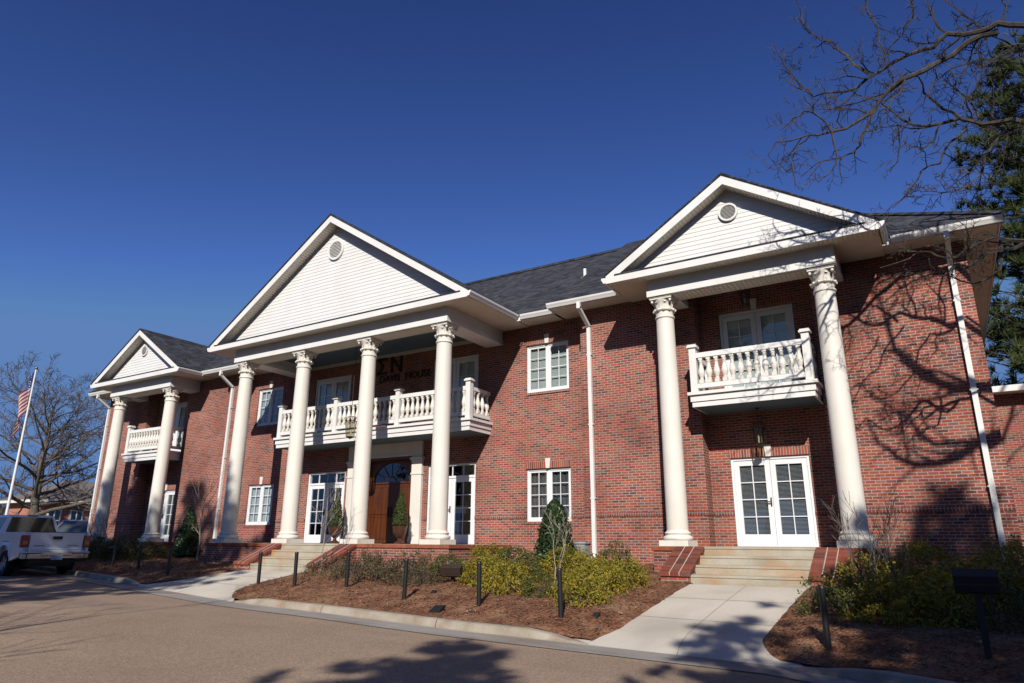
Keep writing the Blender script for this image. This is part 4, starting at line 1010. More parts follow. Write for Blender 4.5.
# shrubs -----------------------------------------------------------
def shrub_mesh(name, seed, n, leaf, mat, stems=10, dome=.75, lump=.28, gap=.0, flat=0):
    R_ = random.Random(seed); lf = MB(); off = Vector((seed*3.1, seed*1.7, 0))
    clusters = []
    for k in range(max(40, n//22)):
        d = rv(R_); d.z = abs(d.z)*1.0-.12; rad = (.55+.45*R_.random()**.5)*(1-lump+lump*2*(.5+.5*mnoise.noise(d*1.9+off)))
        clusters.append((d.normalized()*rad if d.length else d, d))
    for k in range(n):
        c, d = clusters[k % len(clusters)]
        p = c+Vector((R_.gauss(0,.075), R_.gauss(0,.075), R_.gauss(0,.07))); p.z = max(p.z, -.02)
        nn = (d*.5+rv(R_)*.8+Vector((0,0,.35))).normalized(); u = nn.orthogonal().normalized(); u = (Matrix.Rotation(R_.uniform(0, 2*PI), 3, nn) @ u); v = nn.cross(u)
        L = leaf*R_.uniform(.7,1.3); lf.poly(p-u*L*.5, p-v*L*.23+nn*L*.06, p+u*L*.5, p+v*L*.23+nn*L*.06)
    st = MB()
    for k in range(stems):
        d = rv(R_); d.z = abs(d.z)+.5; d = d.normalized()*R_.uniform(.7,.95); st.tube([(R_.uniform(-.1,.1), R_.uniform(-.1,.1), -.1), tuple(d*.5+Vector((0,0,.05))), tuple(d)], [.016,.010,.005], 4, cap=False)
    a = lf.mesh(name+'_leaves'); a.materials.append(mat); b = st.mesh(name+'_stems', True); b.materials.append(M['bark']); return a, b
def shrub(name, x, y, rx, ry, rz, meshes, label, group=None, rot=0, z=None):
    T = root(name, (x, y, G(x, y) if z is None else z), label, 'shrub', group); T.rotation_euler.z = rot
    for n, me in zip(('foliage', 'stem'), meshes):
        o = bpy.data.objects.new(n, me); COL.objects.link(o); o.parent = T; o.scale = (rx, ry, rz)
    return T
AZ = [shrub_mesh('azalea', s, 3600, .092, M['azalea']) for s in (1, 2, 3)]
OL = [shrub_mesh('olive', s, 3400, .085, M['olive']) for s in (4, 5)]
BR = [shrub_mesh('brown', s, 2100, .085, M['brownleaf'], stems=26) for s in (6, 7)]
GA = 'yellow green shrubs in the middle bed'
for i, (x, y, rx, rz, k, lab) in enumerate([
    (8.45,-5.45,.62,.72,0,'orange tinged yellow shrub at the front beside the second bollard from the right walk'),
    (9.35,-5.75,.42,.55,1,'small dark olive shrub at the front of the yellow shrub mass'),
    (10.35,-6.05,.62,.66,0,'bright yellow green shrub just behind the bollard nearest the right walk'),
    (10.2,-4.95,.66,.74,0,'tall yellow green shrub at the right front of the mass'),
    (10.3,-3.95,.58,.66,2,'greener rounded shrub at the right end of the mass near the wall'),
    (7.55,-4.85,.66,.70,0,'golden shrub at the left front of the mass beside the floodlight'),
    (7.5,-3.6,.75,.85,1,'pale green shrub in the back row left of the holly'),
    (8.6,-3.3,.72,.74,0,'yellow green shrub in the back row in front of the holly'),
    (9.3,-3.6,.70,.70,2,'yellow green shrub in the back row in front of the grey unit'),
    (9.5,-2.6,.6,.74,1,'green shrub in the back row beneath the white downspout'),
    (6.5,-3.2,.70,.74,0,'green yellow shrub at the back beside the end of the porch'),
    (5.8,-3.9,.60,.66,2,'sparse olive shrub between the porch wall and the floodlight')]):
    me = AZ[i % 3] if k == 0 else OL[i % 2] if k == 1 else (AZ[(i+1) % 3] if i != 11 else OL[0])
    shrub('shrub', x-.05, y, rx*.93, rx*.9, rz*.9, me, lab, GA, i*1.3)
GB = 'brownish shrubs in front of the porch wall'
for i, (x, y, r, h, lab) in enumerate([(2.5,-4.55,.62,.58,'leftmost brownish shrub beside the thin sapling'), (3.5,-4.75,.62,.6,'brownish shrub behind the third bollard from the walk'), (4.5,-4.95,.65,.62,'brownish twiggy shrub in the middle of the porch row'),
        (5.3,-5.0,.62,.6,'brown green shrub left of the dark floodlight'), (6.0,-5.25,.52,.52,'low olive brown shrub just left of the floodlight'), (3.2,-3.8,.55,.62,'brownish shrub against the porch wall near the stairs'), (4.7,-3.85,.55,.62,'brownish shrub against the porch wall below the third column')]):
    shrub('shrub', x, y, r, r, h, BR[i % 2], lab, GB, i*.9)
GR = 'shrubs in the right hand bed'
for i, (x, y, r, h, k, lab) in enumerate([(14.5,-5.7,.62,.72,0,'dark shaded shrub nearest the right stairs'), (15.2,-6.0,.62,.66,0,'low shaded shrub behind the rightmost bollard'), (15.75,-5.9,.66,.74,0,'shaded shrub left of the floodlight on a post'), (16.5,-5.9,.68,.72,0,'shaded shrub behind the floodlight post'),
        (15.6,-3.1,.75,.86,1,'sunlit yellow green shrub against the right wing wall'), (16.9,-2.9,.75,.92,1,'sunlit yellow shrub under the right downspout'), (14.75,-4.3,.62,.80,0,'dark shrub beside the right stair wall'), (17.4,-4.6,.75,.8,0,'dark shrub at the right edge of the picture'), (16.2,-4.3,.7,.75,0,'dark olive shrub in the middle of the right bed')]):
    shrub('shrub', x, y, r, r, h*.95, AZ[i % 3] if i not in (0, 3) else OL[i % 2], lab, GR, i*1.1)
GL = 'shrubs in the left bed'
for i, (x, y, r, h, lab) in enumerate([(-10.6,-3.4,.8,.85,'dark shrub under the leftmost column'), (-9.2,-3.3,.8,.8,'dark shrub below the left portico floor'), (-7.9,-3.2,.75,.7,'dark brown shrub left of the dark conifer'), (-4.4,-2.6,.42,.55,'small round dark shrub against the porch wall left of the stairs'), (-12.3,-3.2,.85,.95,'dark shrub at the far left end of the bed by the pickup')]):
    shrub('shrub', x, y, r, r, h, OL[i % 2], lab, GL, i)
def cone_mesh(seed, H, r, n, leaf, mat, trunk=.03, power=.8):
    R_ = random.Random(seed); lf = MB()
    for k in range(n):
        t = R_.random()**1.25; a = R_.uniform(0, 2*PI); rad = r*((1-t)**power)*min(1, .55+t*6)*(.72+.3*R_.random())*(1+.34*mnoise.noise((math.cos(a)*2, math.sin(a)*2, t*6+seed)))
        p = Vector((rad*math.cos(a), rad*math.sin(a), .04+H*t)); nn = (Vector((math.cos(a), math.sin(a), .5))+rv(R_)*.7).normalized(); u = nn.orthogonal().normalized(); u = Matrix.Rotation(R_.uniform(0, 2*PI), 3, nn) @ u; v = nn.cross(u); L = leaf*R_.uniform(.7,1.4)
        lf.poly(p-u*L*.5, p-v*L*.22, p+u*L*.5, p+v*L*.22)
    st = MB(); st.tube([(0,0,-.15),(0,0,H*.9)], [trunk, trunk*.4], 6, cap=False)
    a = lf.mesh('cone_leaves'); a.materials.append(mat); b = st.mesh('cone_trunk', True); b.materials.append(M['bark']); return a, b
def cone(name, loc, meshes, label, cat, group=None, rot=0):
    T = root(name, loc, label, cat, group); T.rotation_euler.z = rot
    for n, me in zip(('foliage', 'trunk'), meshes):
        o = bpy.data.objects.new(n, me); COL.objects.link(o); o.parent = T
HO = cone_mesh(2, 1.62, .6, 5200, .10, M['holly'], power=.5)
cone('holly_bush', (7.25, -1.35, G(7.25,-1.35)), HO, 'dark glossy cone shaped holly under the lower right window', 'shrub')
HO2 = cone_mesh(3, 1.75, .55, 4200, .11, M['holly']); cone('conifer', (-6.9, -2.4, G(-6.9,-2.4)), HO2, 'dark conical evergreen in the left bed between portico and downspout', 'shrub')
TP = cone_mesh(4, 1.12, .27, 3200, .055, M['cypress'], power=.7)
for x, lab in ((-1.40, 'left'), (1.40, 'right')):
    U = root('urn', (x, -.72, .0), 'tall brown pedestal urn %s of the wooden entry doors' % lab, 'planter', 'urns by the entry')
    u = MB(); u.lathe([(.15,0),(.16,.03),(.13,.06),(.06,.10),(.055,.16),(.10,.20),(.17,.27),(.205,.36),(.215,.46),(.235,.50),(.235,.53),(.20,.53),(.19,.46)], (x,-.72,0), 24, cap=False); u.build('bowl', M['urn'], U, True)
    u = MB(); u.lathe([(.0,.47),(.195,.475)], (x,-.72,0), 20, cap=False); u.build('soil', M['soil'], U)
    cone('topiary', (x, -.72, .48), TP, 'narrow clipped conifer growing in the urn %s of the entry' % lab, 'plant', 'topiaries by the entry', x)
# saplings
def sapling(x, y, H, seed, label, mat, stems=1, r=.022, lean=.1, group='young bare trees in the beds', low=.3, dens=8, blen=.36):
    z = G(x, y); T = root('sapling', (x, y, z), label, 'tree', group); R_ = random.Random(seed); b = Bare(seed, 3, rmin=.0035, up=.35, wig=.3); tr = MB()
    for k in range(stems):
        a = R_.uniform(0, 6.3); sp = (.12 if stems > 1 else 0)
        P = [Vector((x+math.cos(a)*sp*(.6+t*2)+lean*t*H*.2+R_.uniform(-.03,.03), y+math.sin(a)*sp*(.6+t*2)+R_.uniform(-.03,.03), z-.08+H*.7*t)) for t in [i/6 for i in range(7)]]
        Rr = [r*(1-.7*i/6) for i in range(7)]; tr.tube(P, Rr, 6, cap=False)
        for q in range(dens+1):
            t = low+(1-low)*q/dens; i = min(int(t*6), 5); p = P[i].lerp(P[i+1], t*6-i); an = R_.uniform(0, 6.3)
            b.grow(p, Vector((math.cos(an)*.8, math.sin(an)*.8, 1)).normalized(), H*blen*R_.uniform(.7,1.1), Rr[i]*.55, 2)
    tr.build('trunk', mat, T, True); m = MB(); k0 = len(b.wood.v); m.v = b.wood.v+b.twig.v; m.f = b.wood.f+[tuple(i+k0 for i in f) for f in b.twig.f]; m.build('crown', mat, T, True)
sapling(8.8, -4.3, 1.9, 31, 'pale three stemmed bare sapling among the yellow shrubs', M['barkpale'], 3, .013, low=.6, dens=3, blen=.24)
sapling(1.75, -4.2, 2.9, 32, 'thin pale bare sapling in front of the stair wall', M['barkpale'], 1, .022, .1, low=.4, blen=.30)
sapling(-5.2, -3.1, 3.0, 33, 'bare sapling in the left bed beside the dark conifer', M['barkpale'], 1, .04, -.1, low=.45)
sapling(15.0, -4.9, 1.75, 34, 'forked bare shrub in front of the right column', M['bark'], 2, .022, -.3, low=.35)
sapling(15.35, -4.7, 1.7, 35, 'thin bare shrub between the right column and right downspout', M['bark'], 2, .018, .2, low=.35)
sapling(-10.9, -3.5, 1.9, 36, 'bare twiggy shrub standing against the leftmost column', M['bark'], 3, .014, .2, low=.25)
# litter, dry grass
lt = MB(); R_ = random.Random(77)
def in_bed(x, y):
    for W in WALKS:
        if y < W['y0']+.2:
            t = walk_t(W, x, y)
            if W['le'](t)-.05 < x < W['ri'](t)+.05: return False
        elif abs(x-W['xc']) < 1.95: return False
    return y > kerb_y(x)+.28 and not (abs(x) < 5.1 and y > -3.1)
k = 0
while k < 9000:
    x = R_.uniform(-13, 18); y = R_.uniform(-9.5, -.7)
    if not in_bed(x, y): continue
    k += 1; z = zf2(x, y, .5)+.004; a = R_.uniform(0, 6.3); L = R_.uniform(.03,.075)*(1 if R_.random() > .5 else .8); tz = R_.uniform(.0,.03)
    u = Vector((math.cos(a)*L, math.sin(a)*L, R_.uniform(-.4,.4)*L)); v = Vector((-math.sin(a)*L*.3, math.cos(a)*L*.3, R_.uniform(-.2,.2)*L)); p = Vector((x, y, z+tz))
    lt.poly(p-u*.5, p-v, p+u*.5, p+v)
o = lt.build('leaf_litter', M['litter']); tag(o, 'dry brown leaves and straw scattered over the mulch', 'leaf litter', kind='stuff')
st = MB(); k = 0
while k < 7000:
    x = R_.uniform(-9, 17.5); y = R_.uniform(-9.3, -.8)
    if not in_bed(x, y) and not (R_.random() < .02 and y > kerb_y(x)-.3 and y < -3.3): continue
    k += 1; z = zf2(x, y, .5)+.008; a = R_.uniform(0, 6.3); L = R_.uniform(.08,.17); u = Vector((math.cos(a)*L, math.sin(a)*L, R_.uniform(-.2,.35)*L)); v = Vector((-math.sin(a)*.006, math.cos(a)*.006, 0)); p = Vector((x, y, z+.012))
    st.poly(p-u*.5-v, p-u*.5+v, p+u*.5+v, p+u*.5-v)
o = st.build('pine_straw', M['straw']); tag(o, 'long brown pine needles lying on the beds', 'pine straw', kind='stuff')
dg = MB()
for k in range(26):
    if k < 16: cx, cy = R_.uniform(-7.5,-2.8), R_.uniform(-5.3,-4.0)
    else: cx, cy = R_.uniform(2.2,3.6), R_.uniform(-5.2,-4.4)
    for j in range(40):
        p = Vector((cx+R_.gauss(0,.12), cy+R_.gauss(0,.12), G(cx, cy))); d = Vector((R_.gauss(0,.35), R_.gauss(0,.35), 1)).normalized(); L = R_.uniform(.12,.3); s_ = d.orthogonal().normalized()*.006
        dg.poly(p-s_, p+s_, p+d*L)
o = dg.build('dry_grass', M['drygrass']); tag(o, 'tufts of dry winter grass in the beds', 'dry grass', kind='stuff')

# ================================================================== small things
GBO = 'black bollards along the kerb'
for i, (x, y, lab) in enumerate([(-7.05,-4.83,'black bollard nearest the pickup'), (-5.11,-5.11,'black bollard below the second column from the left'), (-2.9,-5.55,'black bollard in the left bed closest to the walk'),
        (1.62,-6.05,'black bollard on the right edge of the centre walk'), (3.13,-6.26,'black bollard beside the bare sapling by the stairs'), (4.62,-6.12,'black bollard before the brownish shrubs, third from the centre walk'),
        (6.79,-6.72,'black bollard left of the dark floodlight box'), (8.67,-6.87,'black bollard right of the dark floodlight box'), (10.5,-7.18,'black bollard before the yellow shrubs, nearest the right walk'), (14.54,-7.5,'black bollard alone in the shaded right hand bed')]):
    z = zf2(x, y, .5)-.02; P = root('bollard', (x, y, z), lab, 'bollard', GBO)
    dx = random.Random(i).uniform(-.03,.03)
    b = MB(); b.tube([(x,y,z-.1),(x+dx*.5,y,z+.4),(x+dx,y,z+.74)], .042, 12); b.build('post', M['metal'], P, True)
    b = MB(); b.lathe([(.046,.735),(.046,.755),(.03,.775),(.0,.78)], (x+dx, y, z), 12, cap=False); b.build('cap', M['metal'], P, True)
def floodlight(x, y, h, wdt, yaw, label, mat, ground=None):
    z = G(x, y)-.03; P = root('floodlight', (x, y, z), label, 'floodlight', 'floodlights in the beds')
    ca, sa = math.cos(yaw), math.sin(yaw); W2 = wdt/2
    def T(u, v, q): return (x+u*ca-v*sa, y+u*sa+v*ca, z+q)
    b = MB(); b.obox(T(0,0,h/2-.05), (ca*.035,sa*.035,0), (-sa*.035,ca*.035,0), (0,0,h/2+.05)); b.build('post', mat, P)
    b = MB(); prof = [(-.15,h),(.02,h-.03),(.17,h+.11),(.13,h+.22),(-.03,h+.25),(-.17,h+.17)]      # hood seen from the side
    b.prism([T(-W2, v, q) for v, q in prof], Vector(T(W2,0,0))-Vector(T(-W2,0,0))); b.build('hood', mat, P)
    b = MB(); b.poly(T(-W2+.03,.03,h-.024), T(W2-.03,.03,h-.024), T(W2-.03,.164,h+.102), T(-W2+.03,.164,h+.102)); b.build('lens', M['grey'], P)
    b = MB(); b.obox(T(0,-.155,h+.08), (ca*(W2+.012),sa*(W2+.012),0), (-sa*.008,ca*.008,0), (0,0,.012)); b.build('rim', mat, P)
floodlight(6.5, -4.75, .22, .52, 0.15, 'dark brown floodlight box between the brownish and the yellow shrubs', M['brownbox'])
floodlight(16.25, -7.75, .78, .44, .0, 'black floodlight on a tall post at the right edge', M['metal'])
floodlight(-9.15, -3.6, .30, .5, .3, 'dark floodlight box below the left portico', M['metal'])
for i, (x, y, lab) in enumerate([(8.06,-7.35,'low black ground light near the kerb'), (10.95,-6.85,'tiny black ground light right of the front yellow shrub'), (7.0,-6.1,'small black ground light below the floodlight box')]):
    z = zf2(x, y, .5); P = root('ground_light', (x, y, z), lab, 'ground light', 'ground lights in the middle bed'); q = 1.0 if i == 0 else .5
    b = MB(); b.prism([(x-.12*q,y-.08*q,z-.02),(x+.12*q,y-.08*q,z-.02),(x+.16*q,y+.02*q,z+.11*q),(x-.02*q,y+.02*q,z+.11*q)], (0,.1*q,0)); b.build('shade', M['metal'], P)
    b = MB(); b.lathe([(.02,-.1),(.02,.03)], (x, y, z), 8); b.build('stake', M['metal'], P)
# grey utility unit
P = root('air_conditioner', (7.62, -.62, -.45), 'grey metal outdoor unit against the wall right of the holly', 'air conditioner')
b = MB(); b.box(7.40,7.84,-.82,-.42,-.55,.04); b.build('casing', M['grey'], P)
b = MB(); b.box(7.37,7.87,-.85,-.39,.041,.07); b.lathe([(.16,.07),(.15,.085),(.02,.09)], (7.62,-.62,0), 16); b.build('lid', M['grey'], P)
b = MB()
for k in range(14): b.box(7.395,7.845,-.828,-.821,-.45+k*.033,-.437+k*.033)
b.build('grille', M['grey'], P)
# lanterns
def lantern(x, y, zt, ztop, label, s=1.0):
    P = root('hanging_lantern', (x, y, zt), label, 'lantern', 'hanging lanterns')
    b = MB(); b.tube([(x,y,ztop),(x,y,zt+.02)], .008, 5); b.lathe([(.05,0),(.05,.02),(.0,.021)], (x, y, ztop-.025), 10); b.build('chain', M['lantern'], P)
    h, r = .52*s, .135*s; f = MB(); zb = zt-h
    V = lambda a, rr, z: (x+rr*math.cos(a), y+rr*math.sin(a), z)
    for k in range(6):
        a = PI/3*k; f.tube([V(a, r, zt-.12*s), V(a, r*.72, zb+.03)], .009, 4); f.tube([V(a, r, zt-.12*s), V(a+PI/3, r, zt-.12*s)], .011, 4); f.tube([V(a, r*.72, zb+.03), V(a+PI/3, r*.72, zb+.03)], .01, 4)
        f.tube([V(a, r, zt-.12*s), V(a, r*1.25, zt-.05*s), V(a, r*.6, zt-.02*s), V(a, .01, zt)], .008, 4)
    f.lathe([(r*.74,.0),(r*.5,-.03),(.02,-.06),(.0,-.08)], (x, y, zb+.03), 6, cap=False); f.lathe([(.012,-.1),(.012,-.3*s)], (x, y, zt), 5); f.build('cage', M['lantern'], P)
    g_ = MB()
    for k in range(6):
        a = PI/3*k; g_.poly(V(a, r*.97, zt-.125*s), V(a+PI/3, r*.97, zt-.125*s), V(a+PI/3, r*.7, zb+.035), V(a, r*.7, zb+.035))
    g_.build('glass', M['lantglass'], P)
    c = MB()
    for k in range(3): c.lathe([(.012,0),(.012,.13*s),(.004,.16*s)], (x+.04*math.cos(k*2.1), y+.04*math.sin(k*2.1), zb+.06), 6)
    c.build('candle', M['cream'], P)
lantern(.1, -1.85, 3.95, 6.478, 'big bronze lantern hanging in front of the centre balcony', 1.35)
lantern(12.43, -.45, 2.93, 3.265, 'bronze glass lantern hanging under the right balcony', 1.1)
lantern(12.5, -.9, 6.25, 6.543, 'dark lantern under the right portico ceiling above the balcony', .9)
lantern(-12.5, -.45, 2.93, 3.265, 'dark lantern hanging under the left balcony', 1.1)
# wall lettering above the entry
LT = root('wall_lettering', (0.6, -.002, 5.9), 'black lettering fixed to the shaded upper wall behind the centre balcony', 'sign')
def bars(mb, segs, y0=-.04, y1=-.004, w=.045):
    for (xa, za), (xb, zb) in segs:
        d = Vector((xb-xa, 0, zb-za)); L = d.length; d.normalize(); n = Vector((-d.z, 0, d.x))
        mb.obox(((xa+xb)/2, (y0+y1)/2, (za+zb)/2), d*(L/2+w*.7), Vector((0,(y1-y0)/2,0)), n*w)
sg = MB(); x, z, h = -.58, 5.80, .52; bars(sg, [((x,z+h),(x+.38,z+h)), ((x+.02,z+h-.0),(x+.22,z+h/2)), ((x+.22,z+h/2),(x+.02,z))  , ((x,z),(x+.38,z))]); sg.build('greek_sigma', M['letter'], LT)
sg = MB(); x = .06; bars(sg, [((x,z),(x,z+h)), ((x,z+h),(x+.42,z)), ((x+.42,z),(x+.42,z+h))]); sg.build('greek_nu', M['letter'], LT)
for word, x, w in (('DAVIS', -.50, .92), ('HOUSE', .68, 1.12)):
    cu = bpy.data.curves.new('word', 'FONT'); cu.body = word; cu.size = .36; cu.extrude = .015; cu.offset = 0
    tmp = bpy.data.objects.new('word', cu); COL.objects.link(tmp); dg_ = bpy.context.evaluated_depsgraph_get(); me = bpy.data.meshes.new_from_object(tmp.evaluated_get(dg_)); bpy.data.objects.remove(tmp)
    xs_ = [v.co.x for v in me.vertices]; k = w/(max(xs_)-min(xs_)); me.transform(Matrix.Rotation(PI/2, 4, 'X') @ Matrix.Diagonal((k, 1, 1, 1))); me.materials.clear(); me.materials.append(M['letter'])
    o = bpy.data.objects.new('house_name', me); COL.objects.link(o); o.parent = LT; o.location = (x-.6, -.02, 5.46-5.9)

# ================================================================== left background: pickup, van, flag, brick block, trees
class Local(MB):
    """mesh helper whose points are given in a thing's own frame"""
def vehicle_root(name, x, y, z, deg, label, cat, group=None):
    o = bpy.data.objects.new(name, None); COL.objects.link(o); o.location = (x, y, z); o.rotation_euler.z = math.radians(deg); o['_o'] = (0,0,0)
    return tag(o, label, cat, group)
M['truckwhite'] = simple('white_car_paint', (.78,.79,.82), .22, .03, 2, spec=.6)
M['silver'] = simple('silver_car_paint', (.62,.63,.65), .25, .05, 2, .1)
M['chrome'] = simple('bumper_chrome', (.42,.42,.44), .18, .15, 6, .9)
M['carglass'] = simple('dark_car_glass', (.010,.012,.014), .06, .1, 3, spec=.8)
M['vanglass'] = simple('tinted_van_glass', (.10,.12,.14), .08, .2, 3, spec=.8)
M['rubber'] = simple('tyre_rubber', (.018,.018,.018), .85, .2, 9)
M['rim'] = simple('wheel_rim', (.35,.35,.36), .3, .1, 5, .7)
M['red'] = simple('tail_light_red', (.28,.012,.012), .15, .1, 8, spec=.7)
M['amber'] = simple('tail_light_amber', (.55,.20,.03), .15, .1, 8, spec=.7)
M['plate'] = simple('licence_plate', (.30,.38,.55), .4, .3, 20)
def bevel(o, w=.025, seg=2):
    b = o.modifiers.new('bevel', 'BEVEL'); b.width = w; b.segments = seg; b.limit_method = 'ANGLE'; b.angle_limit = math.radians(35); return o
def arch(xc, r, z0, n=9): return [(xc-r*math.cos(PI*i/n), z0+r*math.sin(PI*i/n)) for i in range(n+1)]
def wheel(x, y, r, parent, side):
    b = MB(); prof = [(r*.62,-.11),(r*.93,-.125),(r,-.09),(r,.09),(r*.93,.125),(r*.62,.11)]
    n = 28
    for pr_, mb_, nm, mt in ((prof, MB(), 'tyre', M['rubber']), ([(.0,.07),(r*.2,.085),(r*.25,.06),(r*.55,.05),(r*.62,.10),(r*.64,.10)], MB(), 'rim', M['rim'])):
        vs = []; fs = []
        for rr, t in pr_:
            for k in range(n): vs.append((x+rr*math.cos(2*PI*k/n), y+t*side, r+rr*math.sin(2*PI*k/n)))
        for i in range(len(pr_)-1):
            for k in range(n): fs.append((i*n+k, i*n+(k+1) % n, (i+1)*n+(k+1) % n, (i+1)*n+k))
        mb_.add(vs, fs)
        if nm == 'tyre': wo = mb_.build('wheel', mt, parent, True)
        else:
            for k in range(5):
                a = 2*PI*k/5; mb_.obox((x+r*.38*math.cos(a), y+.075*side, r+r*.38*math.sin(a)), (r*.2*math.cos(a),0,r*.2*math.sin(a)), (0,.015,0), (-r*.07*math.sin(a),0,r*.07*math.cos(a)))
            mb_.build('rim', mt, wo, True)
T = vehicle_root('pickup_truck', -7.5, -6.4, road_z(-7.5,-6.4), 175, 'white pickup truck parked at the left kerb seen from its tailgate', 'truck')
W2 = .955
side = [(.06,.60),(.06,1.26),(.10,1.30),(2.12,1.30),(2.12,.45)] + [(1.25+.47, .45)] + [(x, z) for x, z in reversed(arch(1.25,.47,.45))][1:] + [(.55,.50),(.2,.56)]
bd_ = MB()
for s_ in (-1, 1):
    ya, yb = sorted((s_*W2, s_*(W2-.09))); bd_.prism([(x, ya, z) for x, z in side], (0, yb-ya, 0))
    bd_.prism([(.75,s_*W2,1.02),(1.25,s_*(W2+.05),1.06),(1.75,s_*W2,1.02),(1.77,s_*W2,.6),(1.72,s_*W2,.5)]+[(x, s_*(W2+.035), z) for x, z in reversed(arch(1.25,.47,.45))][1:-1]+[(.73,s_*W2,.5)], (0,-s_*.03,0))
bd_.box(.10,2.1,-W2+.09,W2-.09,.70,.78); bd_.box(2.02,2.1,-W2+.09,W2-.09,.78,1.32)
bevel(bd_.build('bed', M['truckwhite'], T), .02)
tg = MB(); tg.box(.02,.10,-.74,.74,.74,1.30); tg.box(.0,.02,-.70,.70,.80,.86); tgo = bevel(tg.build('tailgate', M['truckwhite'], T), .015)
h = MB(); h.box(-.004,.03,-.13,.13,1.10,1.19); h.build('handle', M['metal'], tgo)
h = MB(); h.box(.006,.03,.32,.62,.90,.925); h.box(.006,.03,-.62,-.30,.90,.925); h.build('trim_strip', M['grey'], tgo)
rl = MB(); rl.box(.02,.13,-.74,.74,1.301,1.325); rl.build('bed_rail', M['metal'], T)
for s_ in (-1, 1):
    ya, yb = sorted((s_*.965, s_*.755))
    l = MB(); l.box(.015,.16,ya,yb,.86,1.22); lo = bevel(l.build('tail_light', M['red'], T), .03)
    ya, yb = sorted((s_*.93, s_*.80)); l = MB(); l.box(.004,.02,ya,yb,.95,1.05); l.build('indicator', M['amber'], lo)
bp = MB(); bp.box(-.14,.04,-.80,.80,.52,.68); bp.box(-.15,.05,-.45,.45,.60,.70); bp.box(-.12,.08,-.93,-.80,.52,.70); bp.box(-.12,.08,.80,.93,.52,.70); bpo = bevel(bp.build('bumper', M['chrome'], T), .03)
pl = MB(); pl.box(-.156,-.151,-.16,.16,.50,.64); pl.build('licence_plate', M['plate'], bpo)
bs = MB(); bs.box(-.16,.03,-.93,.93,.701,.735); bevel(bs.build('bumper_step', M['truckwhite'], T), .012)
un = MB(); un.box(.3,5.3,-.6,.6,.30,.52); un.box(.05,.3,-.6,.6,.40,.52); un.build('chassis', M['metal'], T)
fs_ = [(2.14,.45),(2.14,1.28),(4.35,1.24),(5.45,1.10),(5.66,1.0),(5.70,.5),(4.85+.47,.45)] + [(x, z) for x, z in reversed(arch(4.85,.47,.45))][1:] + [(4.0,.45)]
cb_ = MB(); cb_.prism([(x, -W2+.01, z) for x, z in fs_], (0, 2*W2-.02, 0)); bevel(cb_.build('body', M['truckwhite'], T), .04)
gh = MB(); lo_ = [(2.16,-.88),(4.42,-.88),(4.42,.88),(2.16,.88)]; hi_ = [(2.34,-.66),(3.72,-.66),(3.72,.66),(2.34,.66)]
gh.add([(x,y,1.25) for x,y in lo_]+[(x,y,1.84) for x,y in hi_]+[(2.5,-.55,1.87),(3.6,-.55,1.87),(3.6,.55,1.87),(2.5,.55,1.87)], [(0,1,5,4),(1,2,6,5),(2,3,7,6),(3,0,4,7),(4,5,9,8),(5,6,10,9),(6,7,11,10),(7,4,8,11),(8,9,10,11)])
bevel(gh.build('cab', M['truckwhite'], T), .03)
def onface(a, b, c, d, u0, u1, v0, v1, off):
    a, b, c, d = map(Vector, (a, b, c, d)); n = (b-a).cross(d-a).normalized()*off
    f = lambda u, v: a.lerp(b, u).lerp(d.lerp(c, u), v)+n
    return [f(u0,v0), f(u1,v0), f(u1,v1), f(u0,v1)]
gl_ = MB(); gl_.poly(*onface((2.16,.88,1.25),(2.16,-.88,1.25),(2.34,-.66,1.84),(2.34,.66,1.84), .07,.93,.12,.92,.006)); gl_.build('rear_window', M['carglass'], T)
gl_ = MB(); gl_.poly(*onface((4.42,-.88,1.25),(4.42,.88,1.25),(3.72,.66,1.84),(3.72,-.66,1.84), .06,.94,.08,.92,.006)); gl_.build('windscreen', M['carglass'], T)
for s_ in (-1, 1):
    fa_ = [(2.16,s_*.88,1.25),(4.42,s_*.88,1.25),(3.72,s_*.66,1.84),(2.34,s_*.66,1.84)]; fa_ = fa_ if s_ < 0 else [fa_[1],fa_[0],fa_[3],fa_[2]]
    for u0, u1 in ((.06,.40),(.45,.92)):
        gl_ = MB(); gl_.poly(*onface(*fa_, u0,u1,.12,.9,.006)); gl_.build('side_window', M['carglass'], T)
    mi = MB(); mi.box(4.0,4.12,*sorted((s_*.9,s_*1.12)),1.2,1.42); bevel(mi.build('mirror', M['metal'], T), .03)
    wheel(1.25, s_*.82, .385, T, s_); wheel(4.85, s_*.82, .385, T, s_)
tl = MB(); tl.box(2.30,2.36,-.15,.15,1.845,1.872); tl.build('brake_light', M['red'], T)
# van behind the pickup
V_ = vehicle_root('parked_van', -19.6, .4, -.75, -40, 'pale silver van parked behind the white pickup', 'van')
vb = MB(); vb.prism([(x, -.9, z) for x, z in [(-2.2,.35),(-2.2,1.05),(-1.9,1.12),(2.2,1.12),(2.45,1.0),(2.45,.35)]+[(1.45+.4,.35)]+[(x, z) for x, z in reversed(arch(1.45,.4,.35))][1:]+[(-1.4+.4,.35)]+[(x, z) for x, z in reversed(arch(-1.4,.4,.35))][1:]], (0,1.8,0)); bevel(vb.build('body', M['silver'], V_), .05)
vc = MB(); vc.add([(x,y,1.1) for x,y in ((-2.0,-.86),(1.6,-.86),(1.6,.86),(-2.0,.86))]+[(x,y,1.72) for x,y in ((-1.85,-.66),(.7,-.66),(.7,.66),(-1.85,.66))], [(0,1,5,4),(1,2,6,5),(2,3,7,6),(3,0,4,7),(4,5,6,7)]); bevel(vc.build('roof', M['silver'], V_), .06)
